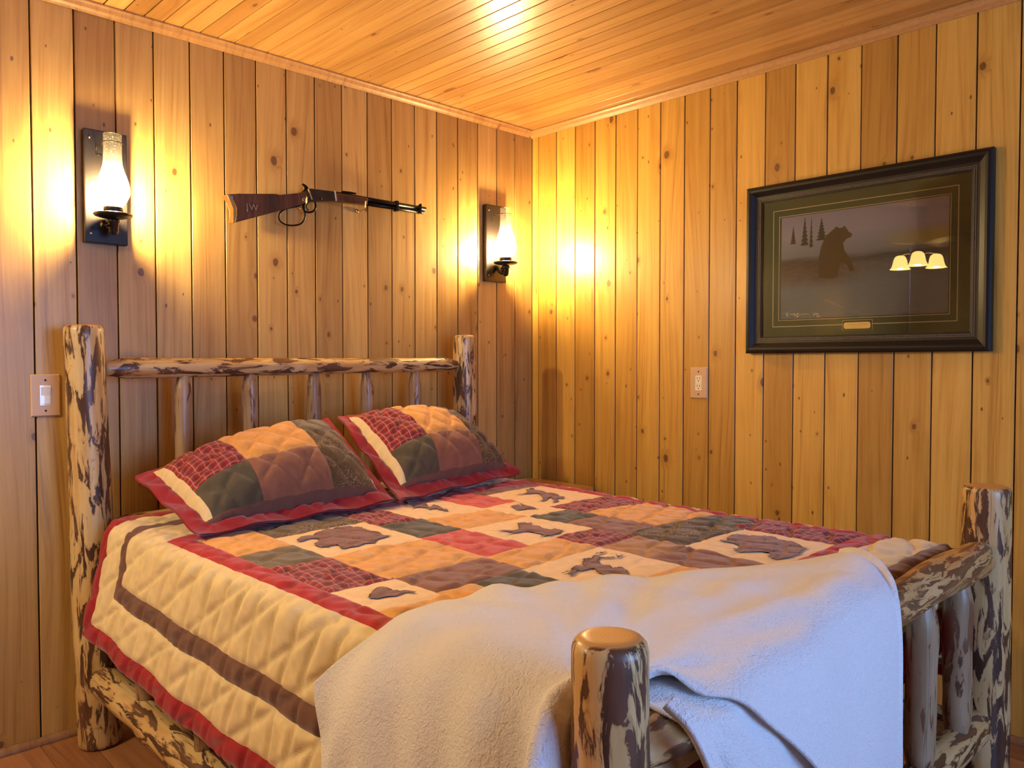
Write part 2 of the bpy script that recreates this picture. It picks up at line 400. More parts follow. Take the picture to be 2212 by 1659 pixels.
RIF = {
 'stock': [(-1.659, 1.856), (-1.622, 1.863), (-1.469, 1.886), (-1.436, 1.879), (-1.412, 1.884), (-1.35, 1.912), (-1.334, 1.909), (-1.336, 1.87), (-1.368, 1.856), (-1.452, 1.824), (-1.546, 1.788), (-1.637, 1.754), (-1.631, 1.778), (-1.63, 1.809), (-1.642, 1.833)],
 'butt_plate': [(-1.668, 1.851), (-1.659, 1.857), (-1.64, 1.835), (-1.628, 1.81), (-1.629, 1.779), (-1.636, 1.753), (-1.646, 1.753), (-1.641, 1.777), (-1.641, 1.803), (-1.651, 1.828)],
 'receiver': [(-1.35, 1.911), (-1.325, 1.928), (-1.21, 1.933), (-1.205, 1.895), (-1.29, 1.882), (-1.339, 1.87)],
 'forend': [(-1.207, 1.928), (-1.05, 1.931), (-1.053, 1.9), (-1.207, 1.894)],
 'hammer': [(-1.351, 1.942), (-1.347, 1.946), (-1.336, 1.942), (-1.323, 1.932), (-1.328, 1.923), (-1.342, 1.909), (-1.353, 1.91), (-1.337, 1.926), (-1.338, 1.933)],
 'lever': [(-1.341, 1.867), (-1.368, 1.854), (-1.415, 1.839), (-1.442, 1.822), (-1.451, 1.801), (-1.445, 1.785), (-1.422, 1.775), (-1.387, 1.776), (-1.356, 1.787), (-1.34, 1.809), (-1.339, 1.833), (-1.348, 1.853)],
 'guard': [(-1.338, 1.866), (-1.343, 1.844), (-1.334, 1.836), (-1.315, 1.837), (-1.298, 1.846), (-1.29, 1.862), (-1.293, 1.881)],
 'trigger': [(-1.323, 1.874), (-1.332, 1.86), (-1.329, 1.849), (-1.322, 1.843)],
 'barrel': [(-1.205, 1.925), (-0.736, 1.927)],
 'tube': [(-1.052, 1.914), (-0.746, 1.918)],
 'rear_sight': [(-1.173, 1.938), (-1.166, 1.944), (-1.13, 1.946), (-1.101, 1.945), (-1.101, 1.939), (-1.173, 1.933)],
 'front_sight': [(-0.774, 1.933), (-0.769, 1.946), (-0.758, 1.949), (-0.756, 1.934)],
 'band': [(-1.052, 1.934), (-1.04, 1.934), (-1.035, 1.916), (-1.047, 1.898), (-1.055, 1.9)],
 'J1': [(-1.584, 1.829), (-1.579, 1.829), (-1.574, 1.806), (-1.579, 1.805)],
}
PIC = {
 'outer': [(-1.243, 1.939), (-2.12, 1.937), (-2.119, 1.273), (-1.236, 1.275)],
 'bead_out': [(-1.288, 1.891), (-2.072, 1.893), (-2.066, 1.313), (-1.285, 1.319)],
 'bead_in': [(-1.31, 1.872), (-2.057, 1.879), (-2.053, 1.331), (-1.307, 1.334)],
 'fillet': [(-1.349, 1.833), (-2.016, 1.836), (-2.014, 1.377), (-1.345, 1.376)],
 'fillet2': [(-1.373, 1.808), (-1.992, 1.81), (-1.99, 1.4), (-1.371, 1.402)],
 'print': [(-1.384, 1.803), (-1.986, 1.805), (-1.985, 1.406), (-1.38, 1.408)],
 'plaque': [(-1.631, 1.385), (-1.729, 1.386), (-1.729, 1.362), (-1.632, 1.361)],
 'plq_line': [(-1.626, 1.393), (-1.736, 1.395), (-1.735, 1.357), (-1.626, 1.355)],
 'sig': [(-1.403, 1.431), (-1.412, 1.415), (-1.409, 1.431), (-1.426, 1.424), (-1.442, 1.427), (-1.439, 1.417), (-1.458, 1.429), (-1.448, 1.411), (-1.469, 1.423), (-1.499, 1.422)],
 'sig2': [(-1.514, 1.426), (-1.518, 1.417), (-1.525, 1.426), (-1.53, 1.42), (-1.535, 1.425), (-1.529, 1.411), (-1.543, 1.415)],
}
# ------------------------------------------------------------------ room shell
def board_mesh(name, w, L, th=.016, ch=.0014, gap=.0025):
    """board with length along local z, face at y=0 looking towards -y, eased edges"""
    h = w / 2 - gap
    prof = [(-h, th), (-h, ch), (-h + ch, 0), (h - ch, 0), (h, ch), (h, th)]
    n = len(prof); vs = [(x, y, z) for z in (0, L) for x, y in prof]
    fs = [(i, i + 1, n + i + 1, n + i) for i in range(n - 1)] + [(n - 1, 0, n, 2 * n - 1)]
    fs += [tuple(range(n))[::-1], tuple(range(n, 2 * n))]
    me = bpy.data.meshes.new(name); me.from_pydata(vs, [], fs); me.update()
    return me

def plank(me, mat, parent, loc, rot=(0, 0, 0), sx=1.0):
    if not me.materials: me.materials.append(mat)
    o = bpy.data.objects.new('plank', me); o.location = loc; o.rotation_euler = rot
    o.scale = (sx, 1, 1)
    return link(o, parent)

random.seed(4)
TH = .016
# back wall (behind the headboard)
wb = tag(box_obj('wall_back', (LX - .02, TH + .1, TH + .0005, TH + .1, 0, CEIL + .03), MAT['gap']), kind='structure')
bw = .1266
me = board_mesh('plank_back', bw, CEIL)
i = 0
while True:
    x1 = -i * bw
    if x1 - bw < LX: break
    plank(me, MAT['pine_back'], wb, (x1 - bw / 2, random.uniform(-.0008, .0008), 0))
    i += 1
plank(me, MAT['pine_back'], wb, (LX + (x1 - LX) / 2, 0, 0), sx=(x1 - LX) / bw)
# right wall
wr = tag(box_obj('wall_right', (TH + .0005, TH + .1, FY - .02, TH + .0005, 0, CEIL + .03), MAT['gap']), kind='structure')
rw, d0 = .12597, .04295
me2 = board_mesh('plank_right', rw, CEIL)
plank(me2, MAT['pine_right'], wr, (0, -d0 / 2, 0), (0, 0, R(-90)), d0 / rw)
k = 0
while True:
    y0 = -(d0 + k * rw)
    if y0 - rw < FY: break
    plank(me2, MAT['pine_right'], wr, (random.uniform(-.0008, .0008), y0 - rw / 2, 0), (0, 0, R(-90)))
    k += 1
plank(me2, MAT['pine_right'], wr, (0, FY + (y0 - FY) / 2, 0), (0, 0, R(-90)), (y0 - FY) / rw)
# ceiling
ce = tag(box_obj('ceiling', (LX - .1, TH + .1, FY - .1, TH + .1, CEIL + TH + .0005, CEIL + .1), MAT['gap']), kind='structure')
cw = .0648
me3 = board_mesh('plank_ceiling', cw, -FY, ch=.0014, gap=.0018)
x = -2.068 + 32 * cw
while x - cw > LX:
    w0 = min(x, 0.0) - (x - cw)
    plank(me3, MAT['pine_ceil'], ce, (min(x, 0.0) - w0 / 2, 0, CEIL), (R(90), 0, 0), w0 / cw)
    x -= cw
plank(me3, MAT['pine_ceil'], ce, (LX + (x - LX) / 2, 0, CEIL), (R(90), 0, 0), (x - LX) / cw)
# floor
fl = tag(box_obj('floor', (LX - .1, TH + .1, FY - .1, TH + .1, -.1, -TH - .0005), MAT['gap']), kind='structure')
fw = .127
me4 = board_mesh('plank_floor', fw, -FY, ch=.0012, gap=.0006)
x = 0.0
while x - fw > LX:
    plank(me4, MAT['pine_floor'], fl, (x - fw / 2, FY, 0), (R(-90), 0, 0))
    x -= fw
plank(me4, MAT['pine_floor'], fl, (LX + (x - LX) / 2, FY, 0), (R(-90), 0, 0), (x - LX) / fw)
# left and front walls (behind the photographer)
wl = tag(box_obj('wall_left', (LX - .1, LX, FY - .1, 0, 0, CEIL), MAT['pine_right']), kind='structure')
bm = bmesh.new()
add_box(bm, LX, WX0, FY - .1, FY, 0, CEIL); add_box(bm, WX1, 0, FY - .1, FY, 0, CEIL)
add_box(bm, WX0, WX1, FY - .1, FY, 0, WZ0); add_box(bm, WX0, WX1, FY - .1, FY, WZ1, CEIL)
wf = tag(bm_obj('wall_front', bm, MAT['pine_right']), kind='structure')
wn = tag(empty('window_1', ((WX0 + WX1) / 2, FY, WZ0)), kind='structure')
wcx = (WX0 + WX1) / 2
bm = bmesh.new()
hw, hh = (WX1 - WX0) / 2, WZ1 - WZ0
for b in ((-hw - .06, hw + .06, .0, .025, hh, hh + .07), (-hw - .06, hw + .06, .0, .025, -.07, 0), (-hw - .06, -hw, .0, .025, 0, hh), (hw, hw + .06, .0, .025, 0, hh), (-.02, .02, -.06, -.03, 0, hh)):
    add_box(bm, *b, bevel=.004)
bm_obj('window_frame', bm, MAT['pine_trim'], wn)

# trims
def prof_run(name, prof, a, b, axis, mat):
    """extrude a closed profile (out from wall, z) along x or y"""
    vs = []
    for t in (a, b):
        for o, z in prof: vs.append((t, -o, z) if axis == 'x' else (-o, t, z))
    n = len(prof)
    fs = [(i, (i + 1) % n, n + (i + 1) % n, n + i) for i in range(n)] + [tuple(range(n)), tuple(range(n, 2 * n))[::-1]]
    bm = bmesh.new(); V = [bm.verts.new(v) for v in vs]
    for f in fs: bm.faces.new([V[i] for i in f])
    return tag(bm_obj(name, bm, mat), kind='structure')
crown = [(.0015, CEIL - .034), (.006, CEIL - .034), (.010, CEIL - .029), (.018, CEIL - .022), (.024, CEIL - .012), (.030, CEIL - .006), (.030, CEIL - .0012), (.0015, CEIL - .0012)]
prof_run('trim_1', crown, LX, -.031, 'x', MAT['pine_trim'])
prof_run('trim_2', crown, FY, -.001, 'y', MAT['pine_trim'])
qr = [(.0015, .001)] + [(.0015 + .019 * math.cos(a), .001 + .021 * math.sin(a)) for a in [R(d) for d in range(0, 91, 15)]]
prof_run('baseboard_back', qr, LX, -.022, 'x', MAT['pine_base'])
prof_run('baseboard_right', qr, FY, -.002, 'y', MAT['pine_base'])

# ------------------------------------------------------------------ log bed
def make_log(name, parent, p0, p1, r0, r1, mat, seed, bev=.012, lump=.05, tenon=0.0, seg=26, step=.018, bow=0.0):
    rs = np.random.RandomState(seed)
    p0, p1 = Vector(p0), Vector(p1); L = (p1 - p0).length
    n = max(8, int(L / step))
    cap = [(0.0, lambda b: 0.0), (0.0, lambda b: b - bev - .006), (0.0, lambda b: b - bev), (bev * .134, lambda b: b - bev * .5), (bev * .5, lambda b: b - bev * .134)]
    zs = [c[0] for c in cap] + list(np.linspace(bev, L - bev, n)) + [L - c[0] for c in cap[::-1]]
    nc = len(cap); capf = [c[1] for c in cap] + [None] * n + [c[1] for c in cap[::-1]]
    ph = rs.uniform(0, 6.28, (7, 2)); fr = rs.uniform(5, 26, 7); kk = rs.randint(1, 6, 7)
    knots = [(rs.uniform(.08 * L, .92 * L), rs.uniform(0, 6.28), rs.uniform(.015, .04), rs.uniform(.04, .16)) for _ in range(int(L * 7) + 1)]
    vs, fs = [], []
    for iz, z in enumerate(zs):
        t = z / L
        base = r0 + (r1 - r0) * t
        e = min(z, L - z)
        k = 1.0
        if tenon and e < .06: k = tenon + (1 - tenon) * (max(0, e - .02) / .04 if e > .02 else 0)
        capr = 1.0
        if capf[iz] is not None: capr = max(0.0, capf[iz](base * k) / (base * k))
        for s in range(seg):
            a = 2 * math.pi * s / seg
            d = sum(math.sin(kk[q] * a + fr[q] * z + ph[q, 0]) * math.sin(fr[q] * .37 * z + ph[q, 1]) for q in range(7)) / 7
            for kz, ka, kr, kh in knots:
                da = (a - ka + math.pi) % (2 * math.pi) - math.pi
                w = ((z - kz) / kr) ** 2 + (da * base / kr) ** 2
                if w < 6: d += kh / lump * .35 * math.exp(-w)
            rr = base * k * (1 + lump * d) * capr
            vs.append((rr * math.cos(a) + bow * math.sin(math.pi * t), rr * math.sin(a), z))
    m = len(zs)
    for i in range(m - 1):
        for s in range(seg):
            u = (s + 1) % seg
            fs.append((i * seg + s, i * seg + u, (i + 1) * seg + u, (i + 1) * seg + s))
    o = mesh_obj(name, vs, fs, mat, parent, True)
    bm = bmesh.new(); bm.from_mesh(o.data); bmesh.ops.remove_doubles(bm, verts=bm.verts, dist=1e-6); bm.to_mesh(o.data); bm.free()
    o.data.shade_smooth()
    q = (p1 - p0).to_track_quat('Z', 'X')
    o.location = p0 if parent is None else p0 - parent.location
    o.rotation_mode = 'QUATERNION'; o.rotation_quaternion = q
    return o

BX0, BX1, BY0, BY1 = -2.162, -.575, -.13, -2.25
bed = tag(empty('log_bed', ((BX0 + BX1) / 2, (BY0 + BY1) / 2, 0)), 'rustic peeled log bed frame with bark patches, standing against the plank wall', 'bed')
make_log('headboard_post', bed, (-2.140, -.13, 0), (-2.172, -.13, 1.357), .066, .059, MAT['log'], 11, .016, .10)
make_log('headboard_post', bed, (-.565, -.13, 0), (-.580, -.13, 1.362), .060, .052, MAT['log'], 12, .014, .10)
make_log('footboard_post', bed, (-2.160, -2.25, 0), (-2.160, -2.25, .890), .054, .0495, MAT['log_foot'], 13, .018, .06)
make_log('footboard_post', bed, (-.535, -2.25, 0), (-.545, -2.25, .905), .064, .058, MAT['log_foot'], 24, .014, .06)
make_log('headboard_rail', bed, (-2.115, -.13, 1.217), (-.625, -.13, 1.228), .034, .030, MAT['log'], 15, .01, .12, .7)
make_log('headboard_rail', bed, (-2.10, -.13, .705), (-.615, -.13, .705), .033, .033, MAT['log'], 16, .01, .12, .7)
for k, x in enumerate((-1.863, -1.613, -1.357, -1.105, -.864)):
    make_log('spindle', bed, (x, -.13, .715), (x + .004 * (-1) ** k, -.13, 1.205), .029, .027, MAT['log_plain'], 30 + k, .012, .12, .72)
make_log('footboard_rail', bed, (-2.125, -2.25, .722), (-.59, -2.25, .722), .034, .048, MAT['log_gnarl'], 17, .01, .34, .8)
make_log('footboard_rail', bed, (-2.12, -2.25, .275), (-.585, -2.25, .275), .042, .044, MAT['log'], 18, .012, .12, .75)
for k, x in enumerate((-1.81, -1.55, -1.29, -1.03, -.772)):
    make_log('spindle', bed, (x, -2.25, .285), (x, -2.25, .705), .033, .034, MAT['log_plain'], 40 + k, .016, .14, .75)
for s, x in ((0, -2.152), (1, -.560)):
    make_log('side_rail', bed, (x, -.18, .232), (x, -2.205, .232), .047, .045, MAT['log'], 50 + s, .02, .14, .8)
    make_log('side_rail', bed, (x + (.03 if s == 0 else -.03), -.18, .44), (x + (.03 if s == 0 else -.03), -2.205, .44), .036, .036, MAT['log'], 60 + s, .02, .1, .8)
    for k, y in enumerate((-.545, -.95, -1.355, -1.76)):
        make_log('side_stub', bed, (x + (.008 if s == 0 else -.008), y, .255), (x + (.02 if s == 0 else -.02), y, .43), .028, .028, MAT['log_plain'], 70 + k + 10 * s, .01, .1, .8)

ZT = .745
mt = tag(box_obj('mattress', (-2.095, -.63, -2.155, -.2, .475, ZT - .014), MAT['mattress'], bevel=.04, smooth=True), 'white mattress lying on the log bed beneath the quilt', 'mattress')

# ------------------------------------------------------------------ patchwork quilt
QCX, QCY, HX, HY = -1.36, -1.345, .76, .685
XL, XR, YF = -2.105, -.618, -2.165
DROP = .405
B1, B2, B3 = .185, .238, .352
_rs = np.random.RandomState(5)
_wk = _rs.uniform(-1, 1, (9, 2)) * np.array([9, 26]); _wp = _rs.uniform(0, 6.28, 9)

def bend(a, r, phi):
    """arc length a past the edge -> (out, down); turns through 90-phi then runs straight"""
    am = r * (math.pi / 2 - phi)
    aa = np.minimum(a, am); rest = np.maximum(a - am, 0)
    return r * np.sin(aa / r) + rest * np.sin(phi), r * (1 - np.cos(aa / r)) + rest * np.cos(phi)

def q_base(X, Y):
    phi_l = np.interp(Y, [-2.2, -1.5, -.9, -.25], [R(4), R(5), R(8), R(12)])
    a = np.maximum(XL - X, 0) * (1 - .11 * np.clip((Y + .95) / .7, 0, 1)); am = .05
    aL = np.minimum(a, am * (math.pi / 2 - phi_l)); rest = np.maximum(a - am * (math.pi / 2 - phi_l), 0)
    oL = am * np.sin(aL / am) + rest * np.sin(phi_l); dL = am * (1 - np.cos(aL / am)) + rest * np.cos(phi_l)
    oR, dR = bend(np.maximum(X - XR, 0), .05, R(5))
    oF, dF = bend(np.maximum(YF - Y, 0), .035, R(1))
    x = np.clip(X, XL, XR) - oL + oR
    y = np.maximum(Y, YF) - oF
    y = y + .13 * np.clip((X + 2.11) / 1.5, 0, 1) * np.clip((Y + 1.12) / .46, 0, 1)
    ds = np.maximum(dL, dR)
    both = np.minimum(ds, dF)
    z = ZT - np.maximum(ds, dF) - .25 * both
    x = x + np.where(X > XR, .35, -.1) * both
    # soft billows along the hanging sides
    hang = np.clip((ds - .06) / .2, 0, 1)
    x = x - hang * .005 * np.sin(Y * 21 + 1.3) * np.where(X < QCX, 1, -1)
    # gentle hollows on the top
    top = np.clip(1 - ds / .05, 0, 1)
    z = z + top * (.005 * np.sin(x * 5.1 + 1) * np.cos(y * 4.3) - .012 * np.clip((x + .9) / .28, 0, 1) ** 2)
    return np.stack([x, y, z], -1)

def puff(X, Y, d_edge, H=.0072):
    side = (np.maximum(XL - X, 0) > .04) | (np.maximum(X - XR, 0) > .04)
    def line(c, p):
        f = np.abs(c / p - np.round(c / p)) * p
        return 1 - np.exp(-(f / .009) ** 2)
    w = .006 * np.sin(X * 31 + Y * 17)
    top = np.minimum(line(X * .90 + Y * .43 + w, .088), line(X * .38 - Y * .92 + w, .105))
    sd = np.minimum(line(Y + .28 * X + w, .082), line(Y * .55 + X * .84 + w, .098))
    h = np.where(side, sd * 1.5, top)
    wr = sum(np.sin(_wk[i, 0] * X + _wk[i, 1] * Y + _wp[i]) for i in range(9)) / 9
    wr2 = np.sin(X * 18 + Y * 62 + 2.2 * np.sin(X * 9)) * np.sin(Y * 13 + X * 21)
    h = h * H + wr * .003 + wr2 * .0026 + .0016 * np.sin(Y * 118 + X * 35 + 3 * np.sin(X * 14 + Y * 6)) * np.sin(X * 33 - Y * 11)
    for m_, x0, x1, y0, y1 in PATCH:
        if m_ == 'cream': h = np.where((X > x0) & (X < x1) & (Y > y0) & (Y < y1), h * .45, h)
    return h * (1 - .75 * np.exp(-(d_edge / .007) ** 2))

def q_surf(X, Y, d_edge, extra=0.0):
    e = .002
    P = q_base(X, Y)
    du = q_base(X + e, Y) - q_base(X - e, Y); dv = q_base(X, Y + e) - q_base(X, Y - e)
    N = np.cross(du, dv); N /= np.linalg.norm(N, axis=-1, keepdims=True) + 1e-12
    return P + N * (puff(X, Y, d_edge) + extra)[..., None]

PATCH = [
 ('orange', -2.06, -1.90, -.97, -.72), ('sprig', -1.90, -1.60, -.87, -.72), ('cream', -1.90, -1.60, -1.135, -.87),
 ('olive', -2.06, -1.90, -1.14, -.97), ('plaid', -2.06, -1.90, -1.41, -1.14), ('orange', -1.90, -1.60, -1.40, -1.135),
 ('plaid', -1.60, -1.44, -.945, -.72), ('cream', -1.44, -1.16, -.96, -.72), ('dark_olive', -1.60, -1.44, -1.125, -.945),
 ('pink', -1.60, -1.44, -1.40, -1.125), ('pink', -1.16, -.985, -.93, -.72), ('brown', -.985, -.655, -.79, -.72),
 ('orange', -1.44, -1.17, -1.125, -.96), ('cream', -.985, -.655, -1.06, -.79), ('cream', -1.17, -.985, -1.13, -.93),
 ('dark_olive', -1.17, -1.0, -1.28, -1.13), ('plaid', -1.0, -.655, -1.21, -1.06), ('orange', -1.0, -.655, -1.50, -1.21),
 ('cream', -1.44, -1.17, -1.395, -1.125), ('brown', -1.17, -1.0, -1.52, -1.28), ('plaid', -1.335, -1.17, -1.55, -1.395),
 ('sprig', -1.165, -.845, -1.70, -1.50), ('dark_olive', -.845, -.655, -1.66, -1.50), ('plaid', -.845, -.655, -1.97, -1.66),
 ('cream', -1.165, -.845, -1.97, -1.70), ('brown', -1.33, -1.165, -1.97, -1.715), ('tan', -1.33, -1.165, -1.715, -1.55),
 ('cream', -1.63, -1.33, -1.805, -1.55), ('orange', -1.61, -1.335, -1.55, -1.40), ('brown', -1.89, -1.61, -1.56, -1.40),
 ('cream', -2.06, -1.89, -1.59, -1.41), ('dark_olive', -1.785, -1.63, -1.71, -1.56), ('orange', -1.89, -1.785, -1.71, -1.56),
 ('orange', -2.06, -1.89, -1.75, -1.59), ('pink', -1.765, -1.63, -1.97, -1.71), ('orange', -1.63, -1.33, -1.97, -1.805),
 ('plaid', -1.89, -1.765, -1.97, -1.71), ('brown', -2.06, -1.89, -1.97, -1.75)]

def breaks(lo, hi, marks, step):
    m = sorted({round(v, 4) for v in marks if lo < v < hi} | {lo, hi})
    m2 = [m[0]]
    for v in m[1:]:
        if v - m2[-1] > .0015: m2.append(v)
    m2[-1] = hi
    out = []
    for a, b in zip(m2[:-1], m2[1:]):
        k = max(1, int(math.ceil((b - a) / step)))
        out += [a + (b - a) * j / k for j in range(k)]
    return np.array(out + [hi])

def split_grid(root, names, mats, cls, P, UV, keep_order=None):
    """cls: per-cell id array (nx-1, ny-1); makes one object per id from the vertex grid P (nx, ny, 3)"""
    nx, ny = P.shape[:2]
    for c in np.unique(cls):
        ii, jj = np.nonzero(cls == c)
        quad = np.stack([ii * ny + jj, (ii + 1) * ny + jj, (ii + 1) * ny + jj + 1, ii * ny + jj + 1], -1)
        used, inv = np.unique(quad, return_inverse=True)
        inv = inv.reshape(quad.shape)
        mesh_obj(names[c], P.reshape(-1, 3)[used], inv.tolist(), mats[c], root, True, UV.reshape(-1, 2)[used])

quilt = tag(empty('patchwork_quilt'), 'patchwork quilt with wildlife appliques, red border and beige drop covering the log bed', 'quilt')
LB = {}
def build_quilt():
    offs = [0, B1, B2, B3, DROP]
    mx = [QCX - HX - o for o in offs] + [QCX + HX + o for o in offs] + [QCX - HX + .06, QCX + HX - .06] + [v for p in PATCH for v in p[1:3]]
    my = [QCY - HY - o for o in offs] + [QCY - HY - o + .06 for o in offs[1:]] + [QCY + HY + o for o in offs] + [QCY - HY + .06, QCY + HY - .06] + [v for p in PATCH for v in p[3:5]]
    xs = breaks(QCX - HX - DROP, QCX + HX + DROP, mx, .0068)
    ys = breaks(QCY - HY - DROP, QCY + HY + DROP, my, .0068)
    XC, YC = np.meshgrid((xs[:-1] + xs[1:]) / 2, (ys[:-1] + ys[1:]) / 2, indexing='ij')
    FO = .06
    def dist_out(X, Y):
        dy = np.abs(Y - QCY) - HY
        dy = np.where((Y < QCY) & (dy > 0), dy + FO, dy)
        return np.maximum(np.abs(X - QCX) - HX, dy)
    d = dist_out(XC, YC)
    best = np.full(XC.shape, 1e9); cls = np.zeros(XC.shape, int)
    for i, (m, x0, x1, y0, y1) in enumerate(PATCH):
        dd = np.maximum(np.maximum(x0 - XC, XC - x1), np.maximum(y0 - YC, YC - y1))
        s = dd < best - 1e-6; cls[s] = i; best[s] = dd[s]
    n = len(PATCH)
    cls[d > -.06] = n; cls[d > 0] = n + 1; cls[d > B1] = n + 2; cls[d > B2] = n + 3; cls[d > B3] = n + 4
    names = ['patch'] * n + ['border', 'inner_side_panel', 'side_band', 'outer_side_panel', 'hem_binding']
    mats = [F[p[0]] for p in PATCH] + [F['red'], F['beige'], F['band'], F['beige'], F['hem']]
    X, Y = np.meshgrid(xs, ys, indexing='ij')
    de = np.full(X.shape, 1e9)
    for m, x0, x1, y0, y1 in PATCH:
        ins = (X >= x0 - 1e-4) & (X <= x1 + 1e-4) & (Y >= y0 - 1e-4) & (Y <= y1 + 1e-4)
        dd = np.minimum(np.minimum(X - x0, x1 - X), np.minimum(Y - y0, y1 - Y))
        de[ins] = np.minimum(de[ins], np.abs(dd[ins]))
    D = dist_out(X, Y)
    for o in [-.06] + offs: de = np.minimum(de, np.where(D > -.07, np.abs(D - o), 1e9))
    P = q_surf(X, Y, de)
    split_grid(quilt, names, mats, cls, P, np.stack([X, Y], -1))
build_quilt()
for o in quilt.children:
    if o.name.startswith('border'): o['label'] = 'narrow red border framing the patches'
    if o.name.startswith('side_band'): o['label'] = 'brown band on the hanging side'
    if o.name.startswith('hem'): o['label'] = 'dark red hem binding'

def in_poly(x, y, poly):
    c = np.zeros(x.shape, bool); n = len(poly)
    for i in range(n):
        (x0, y0), (x1, y1) = poly[i], poly[(i + 1) % n]
        c ^= ((y0 > y) != (y1 > y)) & (x < (x1 - x0) * (y - y0) / (y1 - y0 + 1e-12) + x0)
    return c

def edge_dist(x, y, poly):
    d = np.full(x.shape, 1e9); n = len(poly)
    for i in range(n):
        (x0, y0), (x1, y1) = poly[i], poly[(i + 1) % n]
        vx, vy = x1 - x0, y1 - y0; L = vx * vx + vy * vy + 1e-12
        t = np.clip(((x - x0) * vx + (y - y0) * vy) / L, 0, 1)
        d = np.minimum(d, np.hypot(x - x0 - t * vx, y - y0 - t * vy))
    return d

def applique(nm, poly, lab):
    st = .0032
    px = [p[0] for p in poly]; py = [p[1] for p in poly]
    xs = np.arange(min(px) - st, max(px) + 2 * st, st); ys = np.arange(min(py) - st, max(py) + 2 * st, st)
    XC, YC = np.meshgrid((xs[:-1] + xs[1:]) / 2, (ys[:-1] + ys[1:]) / 2, indexing='ij')
    ins = in_poly(XC, YC, poly)
    X, Y = np.meshgrid(xs, ys, indexing='ij')
    P = q_surf(X, Y, np.full(X.shape, 1e3), .0035)
    ii, jj = np.nonzero(ins); ny = len(ys)
    quad = np.stack([ii * ny + jj, (ii + 1) * ny + jj, (ii + 1) * ny + jj + 1, ii * ny + jj + 1], -1)
    used, inv = np.unique(quad, return_inverse=True); inv = inv.reshape(quad.shape)
    UV = np.stack([X, Y], -1).reshape(-1, 2)[used]
    o = mesh_obj(nm, P.reshape(-1, 3)[used], inv.tolist(), F['fur'], quilt, True, UV)
    o.data.materials.append(F['fur_dark'])
    dk = (edge_dist(XC, YC, poly) < .0034)[ii, jj]
    # inner stitched creases
    if nm == 'bear_applique': dk |= (np.abs(np.sin(XC * 48 + 2.2 * np.sin(YC * 60)) * np.cos(YC * 44))[ii, jj] < .022)
    o.data.polygons.foreach_set('material_index', dk.astype(np.int32))
    o['label'] = lab
    return o
APNAME = {'bear': ('bear_applique', 'brown walking bear applique'), 'eagle': ('eagle_applique', 'brown flying eagle applique'),
 'moose': ('moose_applique', 'brown moose applique with antlers'), 'goose': ('goose_applique', 'brown flying goose applique'),
 'fox': ('fox_applique', 'brown lying animal applique'), 'elk': ('elk_applique', 'brown running elk applique'),
 'grizzly': ('bear_applique', 'brown bear applique with black outline'), 'porcupine': ('porcupine_applique', 'dark brown porcupine applique'),
 'antler1': ('antler_applique', None), 'antler2': ('antler_applique', None), 'antler3': ('antler_applique', None)}
for k_, poly_ in APPL.items():
    o_ = applique(APNAME[k_][0], poly_, APNAME[k_][1] or 'dark embroidered antler')

